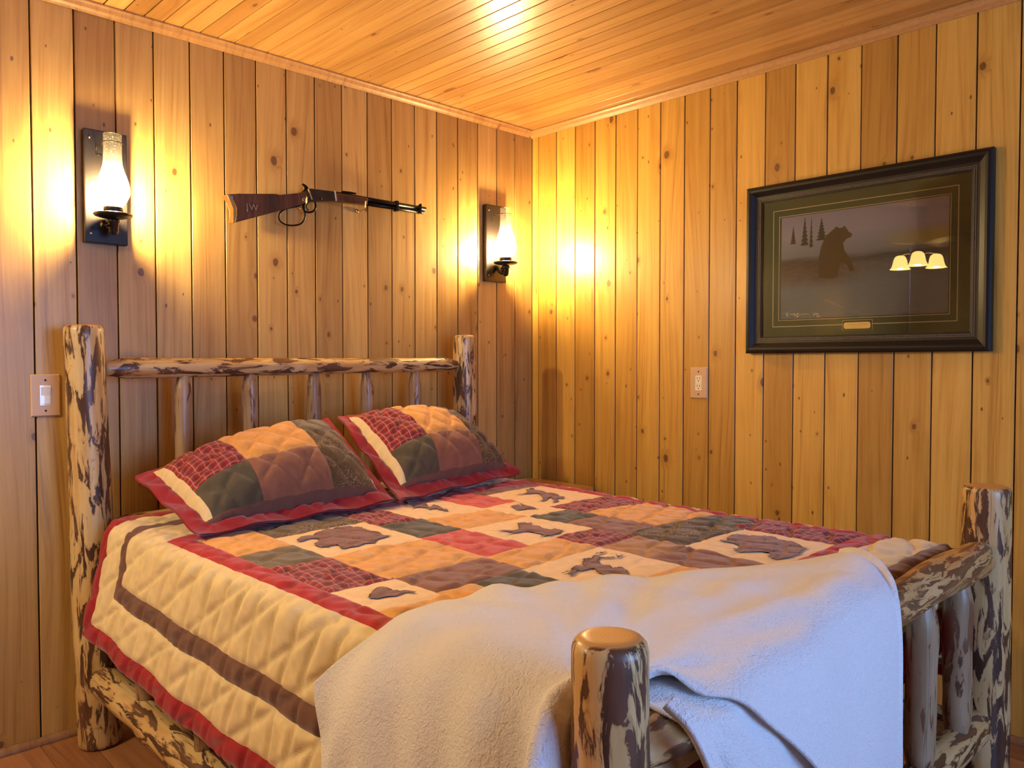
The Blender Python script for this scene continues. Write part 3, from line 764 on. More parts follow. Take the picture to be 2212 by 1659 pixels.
# ------------------------------------------------------------------ pillows in quilted shams
def pillow(label, BL, BR, TL, TR, thick, seed, tw=0.0):
    rs = np.random.RandomState(seed)
    BL, BR, TL, TR = [np.array(v, float) for v in (BL, BR, TL, TR)]
    root = tag(empty('pillow_sham', tuple((BL + BR) / 2)), label, 'pillow', 'quilted pillows against the headboard')
    Wd, Hd = (np.linalg.norm(BR - BL) + np.linalg.norm(TR - TL)) / 2, (np.linalg.norm(TL - BL) + np.linalg.norm(TR - BR)) / 2
    fl_, fr, ft, st_ = .050, .03, .016, .019
    ux0, ux1, vx0, vx1 = fl_ + st_, Wd - fr - st_ * .5, fl_ + st_ * .62, Hd - ft - st_ * .2
    iw, ih = ux1 - ux0, vx1 - vx0
    um1, um2, vm, vm2 = ux0 + iw * .27, ux0 + iw * .70, vx0 + ih * .33, vx0 + ih * .56
    xs = breaks(0, Wd, [fl_, Wd - fr, ux0, ux1, um1, um2], .009)
    ys = breaks(0, Hd, [fl_, Hd - ft, vx0, vx1, vm, vm2], .009)
    U, V = np.meshgrid(xs, ys, indexing='ij')
    def base(U, V):
        u, v = (U / Wd)[..., None], (V / Hd)[..., None]
        return (BL * (1 - u) + BR * u) * (1 - v) + (TL * (1 - u) + TR * u) * v
    n = np.cross(BR - BL + TR - TL, TL - BL + TR - BR); n /= np.linalg.norm(n)
    def prof(U, V):
        a = np.clip((U - fl_) / (Wd - fl_ - fr), 0, 1); b = np.clip((V - fl_) / (Hd - fl_ - ft), 0, 1)
        f = lambda t: np.clip(1 - np.abs(2 * t - 1) ** 2.6, 0, 1) ** .62
        return f(a) * f(b) * (1 + .12 * (1 - b))
    XC, YC = np.meshgrid((xs[:-1] + xs[1:]) / 2, (ys[:-1] + ys[1:]) / 2, indexing='ij')
    cls = np.zeros(XC.shape, int)
    names = ['patch', 'patch', 'patch', 'patch', 'patch', 'patch', 'inner_binding', 'lower_binding', 'flange']
    mats = [F['plaid'], F['dark_olive'], F['orange'], F['brown'], F['olive'], F['sprig'], F['beige'], F['band'], F['hem']]
    cls[(XC < um1) & (YC > vm)] = 0; cls[(XC < um1) & (YC <= vm)] = 1
    mid = (XC >= um1) & (XC < um2)
    cls[mid & (YC > vm)] = 2; cls[mid & (YC <= vm)] = 3
    cls[(XC >= um2) & (YC > vm2)] = 4; cls[(XC >= um2) & (YC <= vm2)] = 5
    cls[(XC < ux0) | (XC > ux1) | (YC > vx1)] = 6
    cls[(YC < vx0)] = 7
    cls[(XC < fl_) | (XC > Wd - fr) | (YC < fl_) | (YC > Hd - ft)] = 8
    de = np.full(U.shape, 1e9)
    for e in (fl_, Wd - fr, ux0, ux1, um1, um2): de = np.minimum(de, np.abs(U - e))
    for e in (fl_, Hd - ft, vx0, vx1, vm): de = np.minimum(de, np.abs(V - e))
    edge = np.minimum(np.minimum(U, Wd - U), np.minimum(V, Hd - V))
    # the sham is soft: crown sits a little low, the flange ripples
    rip = np.where((U < fl_) | (V < fl_), 1, 0) * .006 * np.sin(U * 26 + V * 31 + seed)
    w = .012 * np.sin(U * 23 + seed) * np.sin(V * 19)
    def ln(c, p): return 1 - np.exp(-((np.abs(c / p - np.round(c / p)) * p) / .010) ** 2)
    pf = np.minimum(ln(U * .8 + V * .6 + w * .5, .082), ln(U * .7 - V * .72 + w * .5, .095)) * .0125
    pf = pf * (1 - .6 * np.exp(-(de / .007) ** 2)) * np.clip(edge / fl_ , .15, 1)
    wr = .0035 * np.sin(U * 12 - V * 55 + 2 * np.sin(U * 8 + seed)) * np.sin(V * 9 + 1)
    hgt = prof(U, V) * thick + pf + wr * prof(U, V) + rip
    P = base(U, V) + n * hgt[..., None]
    P = P - np.array(root.location)
    split_grid(root, names, mats, cls, P, np.stack([U, V], -1) + seed)
    PB = base(U, V) - n * (prof(U, V) * thick * .45 + .006 - rip)[..., None] - np.array(root.location)
    nx, ny = U.shape
    fs = [(i * ny + j, i * ny + j + 1, (i + 1) * ny + j + 1, (i + 1) * ny + j) for i in range(nx - 1) for j in range(ny - 1)]
    mesh_obj('back', PB.reshape(-1, 3), fs, F['red'], root, True, np.stack([U, V], -1).reshape(-1, 2))
    for o in root.children:
        if o.name.startswith('flange'): o['label'] = 'dark red flange around the sham'
    return root
pillow('plaid and brown patchwork pillow sham with a beige edge, nearest the light switch', (-2.075, -.765, .772), (-1.385, -.70, .772), (-2.08, -.30, .885), (-1.385, -.285, 1.03), .115, 3)
pillow('plaid and brown patchwork pillow sham beside the nightstand end of the bed', (-1.375, -.715, .775), (-.625, -.545, .775), (-1.325, -.255, 1.035), (-.765, -.225, 1.02), .11, 8)

# ------------------------------------------------------------------ white fleece blanket
def cr(P, n):
    """Catmull-Rom resample of P along axis 0 into n samples per span (vectorised)"""
    m = P.shape[0]; out = []
    for i in range(m - 1):
        a, b, c, d = P[max(i - 1, 0)], P[i], P[i + 1], P[min(i + 2, m - 1)]
        for s in range(n):
            t = s / n
            out.append(.5 * (2 * b + (c - a) * t + (2 * a - 5 * b + 4 * c - d) * t * t + (3 * b - a - 3 * c + d) * t ** 3))
    out.append(P[-1])
    return np.array(out)

fm = NT('fleece')
co = fm.n('ShaderNodeTexCoord').outputs['Object']
f1 = fm.n('ShaderNodeTexNoise', {'Vector': co, 'Scale': 260.0, 'Detail': 3.0, 'Roughness': .7}).outputs[0]
f2 = fm.n('ShaderNodeTexNoise', {'Vector': co, 'Scale': 95.0, 'Detail': 3.0, 'Distortion': 1.0}).outputs[0]
fm.set(Base_Color=(.86, .825, .79, 1), Roughness=1.0, Sheen_Weight=.5, Sheen_Roughness=.6, Specular_IOR_Level=.05)
fm.bump(fm.math('ADD', f1, f2), .8, .005)
MAT['fleece'] = fm.m

def cloth_sheet(name, cols, parent, nu=10, nv=10, folds=0.0, seed=0, thick=.007, radial=False):
    C = np.array(cols, float)                    # (columns, rows, 3)
    G = cr(C, nu)
    G = cr(np.swapaxes(G, 0, 1), nv); G = np.swapaxes(G, 0, 1)
    if folds:
        du = np.gradient(G, axis=0); dv = np.gradient(G, axis=1)
        N = np.cross(du, dv); N /= np.linalg.norm(N, axis=-1, keepdims=True) + 1e-9
        U, V = np.meshgrid(np.linspace(0, 1, G.shape[0]), np.linspace(0, 1, G.shape[1]), indexing='ij')
        h = np.sin(U * 23 + V * 7 + seed) * np.sin(V * 5 + 1 + U * 3) + .6 * np.sin(U * 41 - V * 9 + seed * 2) * V
        if np.mean(N[..., 2]) < 0: N = -N
        if radial:                                   # creases pulled towards the post, plus a turned hem on the open edge
            dx, dy = G[..., 0] + 2.10, G[..., 1] + 2.20
            rr, th = np.hypot(dx, dy), np.arctan2(dy, dx)
            h = h + 1.25 * np.sin(th * 14 + 2.6 * np.sin(rr * 7) + 1.5 * np.sin(rr * 17 + th * 3)) * np.exp(-((rr - .50) / .26) ** 2) + .9 * np.sin(th * 27 + 5 * rr) * np.exp(-((rr - .55) / .2) ** 2)
            h = h + 1.6 * np.exp(-((U - .972) / .010) ** 2) - 1.2 * np.exp(-((U - .945) / .010) ** 2)
            h = h + .9 * np.sin(G[..., 0] * 26 - G[..., 1] * 47) * np.clip((V - .35) / .3, 0, 1)
        G = G + N * (h * folds)[..., None]
    nx, ny = G.shape[:2]
    fs = [(i * ny + j, (i + 1) * ny + j, (i + 1) * ny + j + 1, i * ny + j + 1) for i in range(nx - 1) for j in range(ny - 1)]
    o = mesh_obj(name, G.reshape(-1, 3), fs, MAT['fleece'], parent, True)
    md = o.modifiers.new('thickness', 'SOLIDIFY'); md.thickness = thick; md.offset = 0
    return o

blanket = tag(empty('fleece_blanket'), 'rumpled white fleece blanket draped over the foot of the log bed', 'blanket')
BZ = .792
cols = [
 [(-2.206, -1.600, .650), (-2.214, -1.622, .60), (-2.218, -1.640, .55), (-2.220, -1.655, .50), (-2.222, -1.66, .43), (-2.222, -1.66, .36)],
 [(-2.172, -1.655, .715), (-2.200, -1.690, .67), (-2.214, -1.71, .61), (-2.222, -1.72, .54), (-2.226, -1.73, .45), (-2.226, -1.73, .37)],
 [(-2.118, -1.722, .778), (-2.165, -1.765, .762), (-2.202, -1.80, .70), (-2.222, -1.82, .61), (-2.230, -1.83, .50), (-2.232, -1.83, .38)],
 [(-1.948, -1.715, .781), (-2.050, -1.850, .800), (-2.150, -1.93, .785), (-2.205, -1.96, .71), (-2.232, -1.97, .57), (-2.236, -1.97, .38)],
 [(-1.802, -1.765, .781), (-1.975, -1.955, .806), (-2.115, -2.06, .805), (-2.200, -2.08, .75), (-2.236, -2.085, .60), (-2.242, -2.09, .38)],
 [(-1.730, -1.793, .781), (-1.915, -2.000, .806), (-2.090, -2.135, .805), (-2.192, -2.148, .770), (-2.216, -2.150, .62), (-2.216, -2.15, .38)],
 [(-1.690, -1.812, .781), (-1.880, -2.030, .804), (-2.075, -2.155, .808), (-2.185, -2.180, .79), (-2.255, -2.195, .66), (-2.265, -2.20, .38)],
 [(-1.658, -1.826, .781), (-1.850, -2.050, .800), (-2.010, -2.175, .795), (-2.045, -2.200, .788), (-2.060, -2.212, .782), (-2.075, -2.222, .776)],
 [(-1.590, -1.860, .781), (-1.770, -2.080, .802), (-1.930, -2.200, .797), (-1.955, -2.235, .790), (-1.965, -2.260, .783), (-1.980, -2.290, .772)],
 [(-1.530, -1.895, .781), (-1.690, -2.095, .804), (-1.820, -2.225, .800), (-1.855, -2.285, .784), (-1.875, -2.315, .752), (-1.890, -2.330, .715)],
 [(-1.405, -1.960, .781), (-1.520, -2.115, .806), (-1.640, -2.245, .804), (-1.670, -2.300, .770), (-1.700, -2.326, .690), (-1.735, -2.335, .58)],
 [(-1.257, -2.038, .783), (-1.370, -2.150, .806), (-1.470, -2.250, .802), (-1.500, -2.306, .752), (-1.520, -2.330, .580), (-1.530, -2.335, .34)],
 [(-1.135, -2.085, .786), (-1.205, -2.160, .808), (-1.280, -2.240, .802), (-1.350, -2.300, .755), (-1.400, -2.328, .580), (-1.405, -2.333, .26)],
 [(-1.095, -2.098, .788), (-1.140, -2.160, .808), (-1.205, -2.228, .803), (-1.295, -2.290, .762), (-1.362, -2.325, .580), (-1.366, -2.331, .25)],
]
cloth_sheet('top_layer', cols, blanket, 10, 12, .004, 1.0, radial=True)
under = [
 [(-2.070, -2.19, .772), (-2.064, -2.235, .770), (-2.055, -2.285, .756), (-2.035, -2.305, .730), (-1.985, -2.310, .665), (-1.93, -2.31, .55)],
 [(-1.98, -2.19, .772), (-1.975, -2.235, .770), (-1.965, -2.290, .752), (-1.94, -2.310, .725), (-1.88, -2.316, .64), (-1.84, -2.316, .49)],
 [(-1.82, -2.19, .775), (-1.82, -2.24, .773), (-1.82, -2.290, .75), (-1.80, -2.305, .69), (-1.76, -2.311, .57), (-1.74, -2.311, .41)],
 [(-1.62, -2.19, .775), (-1.62, -2.24, .773), (-1.62, -2.286, .74), (-1.61, -2.300, .65), (-1.60, -2.304, .49), (-1.60, -2.304, .33)],
 [(-1.45, -2.19, .775), (-1.45, -2.235, .772), (-1.45, -2.282, .735), (-1.45, -2.296, .62), (-1.45, -2.300, .46), (-1.45, -2.300, .30)],
]
cloth_sheet('under_layer', under, blanket, 10, 10, .004, 2.3)
strip = [[(-2.098, -2.290, .792), (-2.088, -2.322, .765), (-2.062, -2.338, .70), (-2.02, -2.345, .60), (-1.99, -2.35, .45)],
         [(-2.076, -2.288, .797), (-2.066, -2.322, .770), (-2.042, -2.340, .71), (-2.00, -2.348, .61), (-1.965, -2.352, .45)]]
cloth_sheet('folded_hem', strip, blanket, 6, 8, 0, 0, .012)
# ------------------------------------------------------------------ nightstand in the corner
ns = tag(empty('nightstand', (-.26, -.26, 0)), 'low wooden nightstand with rounded top between the bed and the plank corner', 'nightstand')
def rounded_slab(name, x0, x1, y0, y1, z0, z1, r, mat, parent, bev=.005):
    pts = []
    for cx, cy, a0 in ((x1 - r, y1 - r, 0), (x0 + r, y1 - r, 90), (x0 + r, y0 + r, 180), (x1 - r, y0 + r, 270)):
        for k in range(7): pts.append((cx + r * math.cos(R(a0 + 15 * k)), cy + r * math.sin(R(a0 + 15 * k))))
    bm = bmesh.new()
    a = [bm.verts.new((x, y, z0)) for x, y in pts]; b = [bm.verts.new((x, y, z1)) for x, y in pts]
    bm.faces.new(a[::-1]); bm.faces.new(b)
    n = len(pts)
    for i in range(n): bm.faces.new((a[i], a[(i + 1) % n], b[(i + 1) % n], b[i]))
    es = [e for e in bm.edges if abs(e.verts[0].co.z - e.verts[1].co.z) < 1e-6]
    bmesh.ops.bevel(bm, geom=es, offset=bev, segments=3, profile=.5, affect='EDGES')
    return bm_obj(name, bm, mat, parent)
rounded_slab('top', -.20, .22, -.21, .225, -.028 + .642, .642, .04, MAT['pine_ceil'], ns)
box_obj('body', (-.17, .20, -.17, .20, 0.12, .612), MAT['pine_trim'], ns, .004)
d_ = box_obj('drawer', (-.15, .18, -.185, -.1705, .42, .59), MAT['pine_trim'], ns, .003)
lathe('knob', [(.006, 0), (.006, .012), (.014, .018), (.014, .026), (.004, .03)], MAT['bronze'], d_, 16).matrix_local = Matrix.Translation((.015, -.185, .505)) @ Matrix.Rotation(R(90), 4, 'X')
for lx in (-.15, .16):
    for ly in (-.15, .16): box_obj('leg', (lx - .02, lx + .02, ly - .02, ly + .02, .0, .12), MAT['pine_trim'], ns, .003)

# ------------------------------------------------------------------ oil-lamp wall sconces
bulb_m = NT('bulb_glow')
bulb_m.set(Base_Color=(0, 0, 0, 1), Emission_Color=(1.0, .74, .36, 1), Emission_Strength=SCONCE_E)
MAT['bulb'] = bulb_m.m
gm = NT('chimney_glass')
tr = gm.n('ShaderNodeBsdfTransparent', {0: (1, .97, .9, 1)}); tl = gm.n('ShaderNodeBsdfTranslucent', {0: (1, .95, .84, 1)})
gl = gm.n('ShaderNodeBsdfGlossy', {0: (1, 1, 1, 1), 1: .05})
z_ = gm.sep(gm.n('ShaderNodeTexCoord').outputs['Object'])[2]
sd_ = gm.n('ShaderNodeTexNoise', {'Vector': gm.n('ShaderNodeTexCoord').outputs['Object'], 'Scale': 220.0, 'Detail': 1.0}).outputs[0]
m1 = gm.n('ShaderNodeMixShader', {0: gm.maprange(sd_, .6, .72, .07, .3), 1: tr.outputs[0], 2: tl.outputs[0]})
fr_ = gm.n('ShaderNodeLayerWeight', {0: .25}).outputs[1]
m2 = gm.n('ShaderNodeMixShader', {0: gm.math('MULTIPLY', fr_, .5), 1: m1.outputs[0], 2: gl.outputs[0]})
gm.t.links.new(m2.outputs[0], gm.out.inputs[0])
MAT['chimney'] = gm.m

def sconce(x, label):
    root = tag(empty('wall_sconce', (x, 0, 1.634)), label, 'wall lamp', 'oil-lamp sconces on the headboard wall')
    box_obj('back_plate', (-.067, .067, -.030, -.0015, 0, .374), MAT['bronze'], root, .0035)
    ax, ay = 0.0, -.096                                  # lamp axis
    # arm from plate to cup
    sweep('arm', smooth_path([(0, -.028, .075), (0, -.055, .045), (0, -.080, .040), (0, ay, .052)], 5), .0075, MAT['bronze'], root, 12)
    lathe('lamp_cup', [(.002, .022), (.011, .024), (.015, .032), (.017, .06), (.021, .064), (.021, .070), (.012, .078)], MAT['bronze'], root, 28, (ax, ay, 0))
    kn = sweep('wick_knob', [(-.028, ay - .012, .050), (-.040, ay - .016, .050)], .009, MAT['black_metal'], root, 14)
    sweep('wick_stem', [(-.015, ay - .006, .050), (-.030, ay - .013, .050)], .003, MAT['black_metal'], root, 10)
    lathe('drip_pan', [(.012, .080), (.040, .079), (.056, .083), (.060, .089), (.058, .091), (.053, .086), (.014, .085)], MAT['bronze'], root, 36, (ax, ay, 0))
    lathe('gallery', [(.026, .098), (.0285, .099), (.0295, .112), (.0285, .1125), (.0265, .100)], MAT['bronze'], root, 32, (ax, ay, 0))
    for k in range(9):
        a = 2 * math.pi * k / 9 + .2
        box = bmesh.new(); add_box(box, -.0032, .0032, -.0012, .0012, 0, .021)
        o = bm_obj('prong', box, MAT['bronze'], root); o.location = (ax + .028 * math.cos(a), ay + .028 * math.sin(a), .086); o.rotation_euler = (0, 0, a + math.pi / 2)
    prof = [(.026, .110), (.029, .116), (.040, .132), (.049, .152), (.0515, .168), (.050, .184), (.044, .206), (.036, .228), (.0305, .248), (.0285, .27), (.0278, .30), (.0278, .349)]
    ch = lathe('chimney', prof, MAT['chimney'], root, 40, (ax, ay, 0), closed_ends=False)
    sweep('chimney_rim', [(ax + .0278 * math.cos(t), ay + .0278 * math.sin(t), .349) for t in np.linspace(0, 2 * math.pi, 33)[:-1]], .0011, MAT['chimney'], root, 8, True)
    # wire ring and clip holding the chimney
    zr = .322
    sweep('wire_ring', [(ax + .030 * math.cos(t), ay + .030 * math.sin(t), zr) for t in np.linspace(0, 2 * math.pi, 33)[:-1]], .0012, MAT['black_metal'], root, 8, True)
    sweep('wire_clip', [(-.022, ay + .021, zr), (-.030, -.045, zr - .004), (-.030, -.031, zr + .006), (-.030, -.031, zr - .03), (-.012, -.031, zr - .03)], .0011, MAT['black_metal'], root, 8)
    for sz in (.03, .345): 
        s_ = lathe('screw', [(.004, 0), (.0035, .002), (.001, .003)], MAT['nickel'], root, 12)
        s_.matrix_local = Matrix.Translation((-.05, -.030, sz)) @ Matrix.Rotation(R(90), 4, 'X')
    bp = [(.004, .100), (.010, .112), (.012, .124), (.0165, .140), (.0185, .155), (.0165, .172), (.010, .188), (.003, .199), (.0008, .203)]
    lathe('bulb', bp, MAT['bulb'], root, 20, (ax, ay, 0))
    return root
sconce(-2.068, 'lit oil-lamp style wall sconce above the light switch')
sconce(-.283, 'lit oil-lamp style wall sconce near the corner of the plank walls')

# ------------------------------------------------------------------ lever-action rifle on the wall
rf = tag(empty('lever_action_rifle', (-1.2, -.045, 1.86)), 'lever-action rifle with dark walnut stock hung on the plank wall', 'rifle')
L_ = lambda pts: [(x + 1.2, z - 1.86) for x, z in pts]
extrude_xz('stock', L_(RIF['stock']), -.019, .019, MAT['walnut'], rf, .008, 3)
extrude_xz('butt_plate', L_(RIF['butt_plate']), -.0195, .0195, MAT['brass'], rf, .002)
extrude_xz('receiver', L_(RIF['receiver']), -.0165, .0165, MAT['steel'], rf, .003)
extrude_xz('forend', L_(RIF['forend']), -.018, .018, MAT['walnut'], rf, .008, 3)
extrude_xz('hammer', L_(RIF['hammer']), -.004, .004, MAT['black_metal'], rf, .001)
def xz3(pts, y=0): return [(x, y, z) for x, z in L_(pts)]
sweep('lever_loop', smooth_path(xz3(RIF['lever']), 6, True), .0032, MAT['black_metal'], rf, 10, True)
sweep('trigger_guard', smooth_path(xz3(RIF['guard']), 6), .0042, MAT['black_metal'], rf, 10)
sweep('trigger', smooth_path(xz3(RIF['trigger']), 5), .0024, MAT['black_metal'], rf, 8)
b0, b1 = xz3(RIF['barrel'])
sweep('barrel', [b0, b1], [.0115, .0095], MAT['black_metal'], rf, 20)
t0_, t1_ = xz3(RIF['tube'])
sweep('magazine_tube', [(t0_[0], 0, t0_[2] - .007), (t1_[0], 0, t1_[2] - .008)], .0078, MAT['black_metal'], rf, 18)
sweep('muzzle_crown', [(b1[0] - .001, 0, b1[2]), (b1[0] + .002, 0, b1[2])], .0065, MAT['nickel'], rf, 16)
sweep('tube_cap', [(t1_[0] - .001, 0, t1_[2] - .008), (t1_[0] + .002, 0, t1_[2] - .008)], .006, MAT['nickel'], rf, 16)
extrude_xz('rear_sight', L_(RIF['rear_sight']), -.004, .004, MAT['black_metal'], rf, .001)
extrude_xz('front_sight', L_(RIF['front_sight']), -.002, .002, MAT['black_metal'], rf)
extrude_xz('barrel_band', [(x - .0 + (.41), z) for x, z in [(x - .262, z) for x, z in L_([(-1.05, 1.94), (-1.038, 1.94), (-1.038, 1.896), (-1.05, 1.896)])]], -.014, .014, MAT['black_metal'], rf, .002)
extrude_xz('barrel_band', L_([(-.776, 1.938), (-.764, 1.938), (-.764, 1.902), (-.776, 1.902)]), -.012, .012, MAT['black_metal'], rf, .002)
extrude_xz('receiver_edge', L_([(-1.214, 1.934), (-1.208, 1.934), (-1.203, 1.895), (-1.209, 1.894)]), -.0185, .0185, MAT['nickel'], rf, .001)
extrude_xz('hinge_strap', L_([(-1.335, 1.925), (-1.330, 1.927), (-1.313, 1.886), (-1.318, 1.884)]), -.0175, -.015, MAT['brass'], rf, .0005)
sweep('saddle_ring', [(-.153 + .006 * math.cos(t), -.0195, .018 + .006 * math.sin(t)) for t in np.linspace(0, 2 * math.pi, 17)[:-1]], .0014, MAT['nickel'], rf, 8, True)
sweep('saddle_stud', [(-.078, -.014, .034), (-.078, -.021, .034)], .0035, MAT['black_metal'], rf, 12)
# carved initials on the stock
fc = bpy.data.curves.new('initials', 'FONT'); fc.body = 'J W'; fc.size = .034; fc.extrude = .0006; fc.shear = -.12; fc.space_character = .82
to = bpy.data.objects.new('tmp', fc); COL.objects.link(to)
me_t = bpy.data.meshes.new_from_object(to.evaluated_get(bpy.context.evaluated_depsgraph_get()))
bpy.data.objects.remove(to)
me_t.materials.clear(); me_t.materials.append(MAT['nickel'])
io = link(bpy.data.objects.new('initials', me_t), rf)
io.matrix_local = Matrix.Translation((-.392, -.0195, -.052)) @ Matrix.Rotation(R(90), 4, 'X')
def hook(x, z, drop, label):
    r_ = tag(empty('wall_hook', (x, 0, z)), label, 'hook', 'brass hooks carrying the rifle')
    sweep('hook_arm', smooth_path([(0, -.003, -.012), (0, -.03, -.016), (0, -.060, -.008), (0, -.068, drop)], 5), .003, MAT['brass'], r_, 10)
    lathe('hook_base', [(.010, 0), (.009, .003), (.004, .005)], MAT['brass'], r_, 16).matrix_local = Matrix.Translation((0, -.0015, -.012)) @ Matrix.Rotation(R(90), 4, 'X')
    return r_
hook(-1.343, 1.871, .022, 'brass wall hook under the rifle grip beside the lever loop')
hook(-1.068, 1.893, .022, 'brass wall hook under the rifle forend')

# ------------------------------------------------------------------ framed picture
PX = -.0015
pic = tag(empty('framed_picture', (PX, -1.6795, 1.275)), 'black framed wildlife print with green mat hanging on the plank wall', 'picture')
oy, oz = -1.6795, 1.275
def rect(k):
    p = PIC[k]; ys = sorted(q[0] for q in p); zs = sorted(q[1] for q in p)
    return ((ys[0] + ys[1]) / 2 - oy, (ys[2] + ys[3]) / 2 - oy, (zs[0] + zs[1]) / 2 - oz, (zs[2] + zs[3]) / 2 - oz)
def frame_sweep(name, r, prof, mat):
    """prof: list of (inset, out) swept round the rectangle with mitred corners; out is towards the room (-x)"""
    y0, y1, z0, z1 = r; vs = []; n = len(prof)
    for cy, cz, sy, sz in ((y0, z0, 1, 1), (y1, z0, -1, 1), (y1, z1, -1, -1), (y0, z1, 1, -1)):
        for a, o in prof: vs.append((-o, cy + sy * a, cz + sz * a))
    fs = [(c * n + k, c * n + (k + 1) % n, ((c + 1) % 4) * n + (k + 1) % n, ((c + 1) % 4) * n + k) for c in range(4) for k in range(n)]
    bm = bmesh.new(); V = [bm.verts.new(v) for v in vs]
    for f in fs: bm.faces.new([V[i] for i in f])
    return bm_obj(name, bm, mat, pic)
MAT['frame'] = simple('frame', (.008, .0075, .007), .42, 0, 0, .35)
MAT['mat_board'] = fabric('mat_board', (.128, .165, .145), .05, .85)  # green mat, with the bluish glass reflection mixed into its colour
MAT['fillet'] = simple('fillet', lin(222, 214, 190), .5)
MAT['liner'] = simple('liner', (.03, .028, .03), .5)
MAT['bead'] = simple('bead', (.16, .12, .085), .5, .3)
ro = rect('outer')
frame_sweep('frame', ro, [(0, .002), (0, .026), (.006, .033), (.014, .035), (.022, .033), (.034, .024), (.040, .020), (.046, .019), (.060, .0175), (.066, .016), (.066, .002)], MAT['frame'])
# beaded lip, two rows
bm = bmesh.new()
for ins in (.0515, .0575):
    y0, y1, z0, z1 = ro[0] + ins, ro[1] - ins, ro[2] + ins, ro[3] - ins
    st = .0052
    pts = [(y, z) for z in (z0, z1) for y in np.arange(y0, y1, st)] + [(y, z) for y in (y0, y1) for z in np.arange(z0 + st, z1, st)]
    for y, z in pts:
        bmesh.ops.create_cube(bm, size=1.0, matrix=Matrix.Translation((-.0195, y, z)) @ Matrix.Diagonal((.0035, .0034, .0034, 1)))
tag(bm_obj('bead_trim', bm, MAT['bead'], pic), kind='stuff')
def flat(name, r, out, mat, th=.001, parent=None):
    y0, y1, z0, z1 = r
    return box_obj(name, (-out, -out + th, y0, y1, z0, z1), mat, parent or pic)
rb = rect('bead_in')
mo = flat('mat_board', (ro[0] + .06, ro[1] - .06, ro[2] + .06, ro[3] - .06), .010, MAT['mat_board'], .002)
def line_frame(name, r, w, out, mat):
    frame_sweep(name, r, [(0, out - .0008), (0, out), (w, out), (w, out - .0008)], mat)
line_frame('fillet_line', rect('fillet'), .0030, .0106, MAT['fillet'])
line_frame('fillet_line', rect('fillet2'), .0022, .0106, MAT['fillet'])
rp = rect('print')
line_frame('bevel_line', (rp[0] - .004, rp[1] + .004, rp[2] - .004, rp[3] + .004), .004, .0104, MAT['liner'])
# print: sky, far shore, water; haze reflected in the glass is tinted into the colours
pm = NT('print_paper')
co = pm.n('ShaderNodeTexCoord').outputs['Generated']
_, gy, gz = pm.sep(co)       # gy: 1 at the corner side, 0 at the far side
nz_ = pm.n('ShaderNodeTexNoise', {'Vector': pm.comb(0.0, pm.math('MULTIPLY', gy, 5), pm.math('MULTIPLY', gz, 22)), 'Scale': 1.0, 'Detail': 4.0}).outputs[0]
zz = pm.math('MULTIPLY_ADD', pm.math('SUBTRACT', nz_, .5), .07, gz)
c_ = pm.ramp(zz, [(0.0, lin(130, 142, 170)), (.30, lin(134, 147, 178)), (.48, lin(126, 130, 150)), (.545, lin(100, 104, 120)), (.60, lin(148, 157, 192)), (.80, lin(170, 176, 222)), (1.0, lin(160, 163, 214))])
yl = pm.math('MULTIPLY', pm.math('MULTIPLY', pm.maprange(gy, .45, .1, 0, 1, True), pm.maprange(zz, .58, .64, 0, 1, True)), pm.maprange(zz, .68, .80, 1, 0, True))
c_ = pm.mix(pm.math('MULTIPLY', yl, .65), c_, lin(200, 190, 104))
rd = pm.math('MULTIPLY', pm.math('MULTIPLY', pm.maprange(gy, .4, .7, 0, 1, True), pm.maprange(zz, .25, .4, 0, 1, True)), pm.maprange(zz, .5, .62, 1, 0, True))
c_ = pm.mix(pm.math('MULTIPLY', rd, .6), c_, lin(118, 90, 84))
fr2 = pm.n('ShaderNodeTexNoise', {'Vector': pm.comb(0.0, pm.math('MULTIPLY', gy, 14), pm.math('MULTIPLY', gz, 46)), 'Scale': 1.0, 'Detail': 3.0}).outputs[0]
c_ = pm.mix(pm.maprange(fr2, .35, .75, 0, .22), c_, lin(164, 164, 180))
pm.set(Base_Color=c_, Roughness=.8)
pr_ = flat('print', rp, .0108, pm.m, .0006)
MAT['art_dark'] = simple('art_dark', lin(92, 94, 98), .8)
MAT['art_bear'] = simple('art_bear', lin(112, 102, 96), .8)
MAT['ink'] = simple('ink', lin(252, 250, 246), .7)
def art(name, pts, mat, out=.0110):
    bm = bmesh.new(); vs = [bm.verts.new((-out, y - oy, z - oz)) for y, z in pts]
    f = bm.faces.new(vs); f.normal_update(); bmesh.ops.triangulate(bm, faces=[f], ngon_method='EAR_CLIP')
    return bm_obj(name, bm, mat, pr_)
art('painted_bear', [(-1.533, 1.560), (-1.533, 1.63), (-1.542, 1.675), (-1.558, 1.712), (-1.578, 1.728), (-1.592, 1.738), (-1.600, 1.746), (-1.608, 1.738), (-1.622, 1.738), (-1.630, 1.745), (-1.637, 1.735), (-1.646, 1.720), (-1.660, 1.711), (-1.655, 1.700), (-1.638, 1.695), (-1.625, 1.680), (-1.630, 1.655), (-1.645, 1.630), (-1.660, 1.600), (-1.668, 1.575), (-1.652, 1.572), (-1.640, 1.600), (-1.620, 1.612), (-1.611, 1.590), (-1.607, 1.558), (-1.585, 1.552), (-1.56, 1.556)], MAT['art_bear'], .01105)
def fir(tip, hw, h):
    y, z = tip; pts = [(y, z)]
    n = 7
    left, right = [], []
    for k in range(1, n + 1):
        t = k / n; w = hw * t
        left += [(y + w, z - h * (t - .02)), (y + w * .55, z - h * t)]
        right += [(y - w, z - h * (t - .035)), (y - w * .5, z - h * t)]
    return [(y, z)] + left + right[::-1]
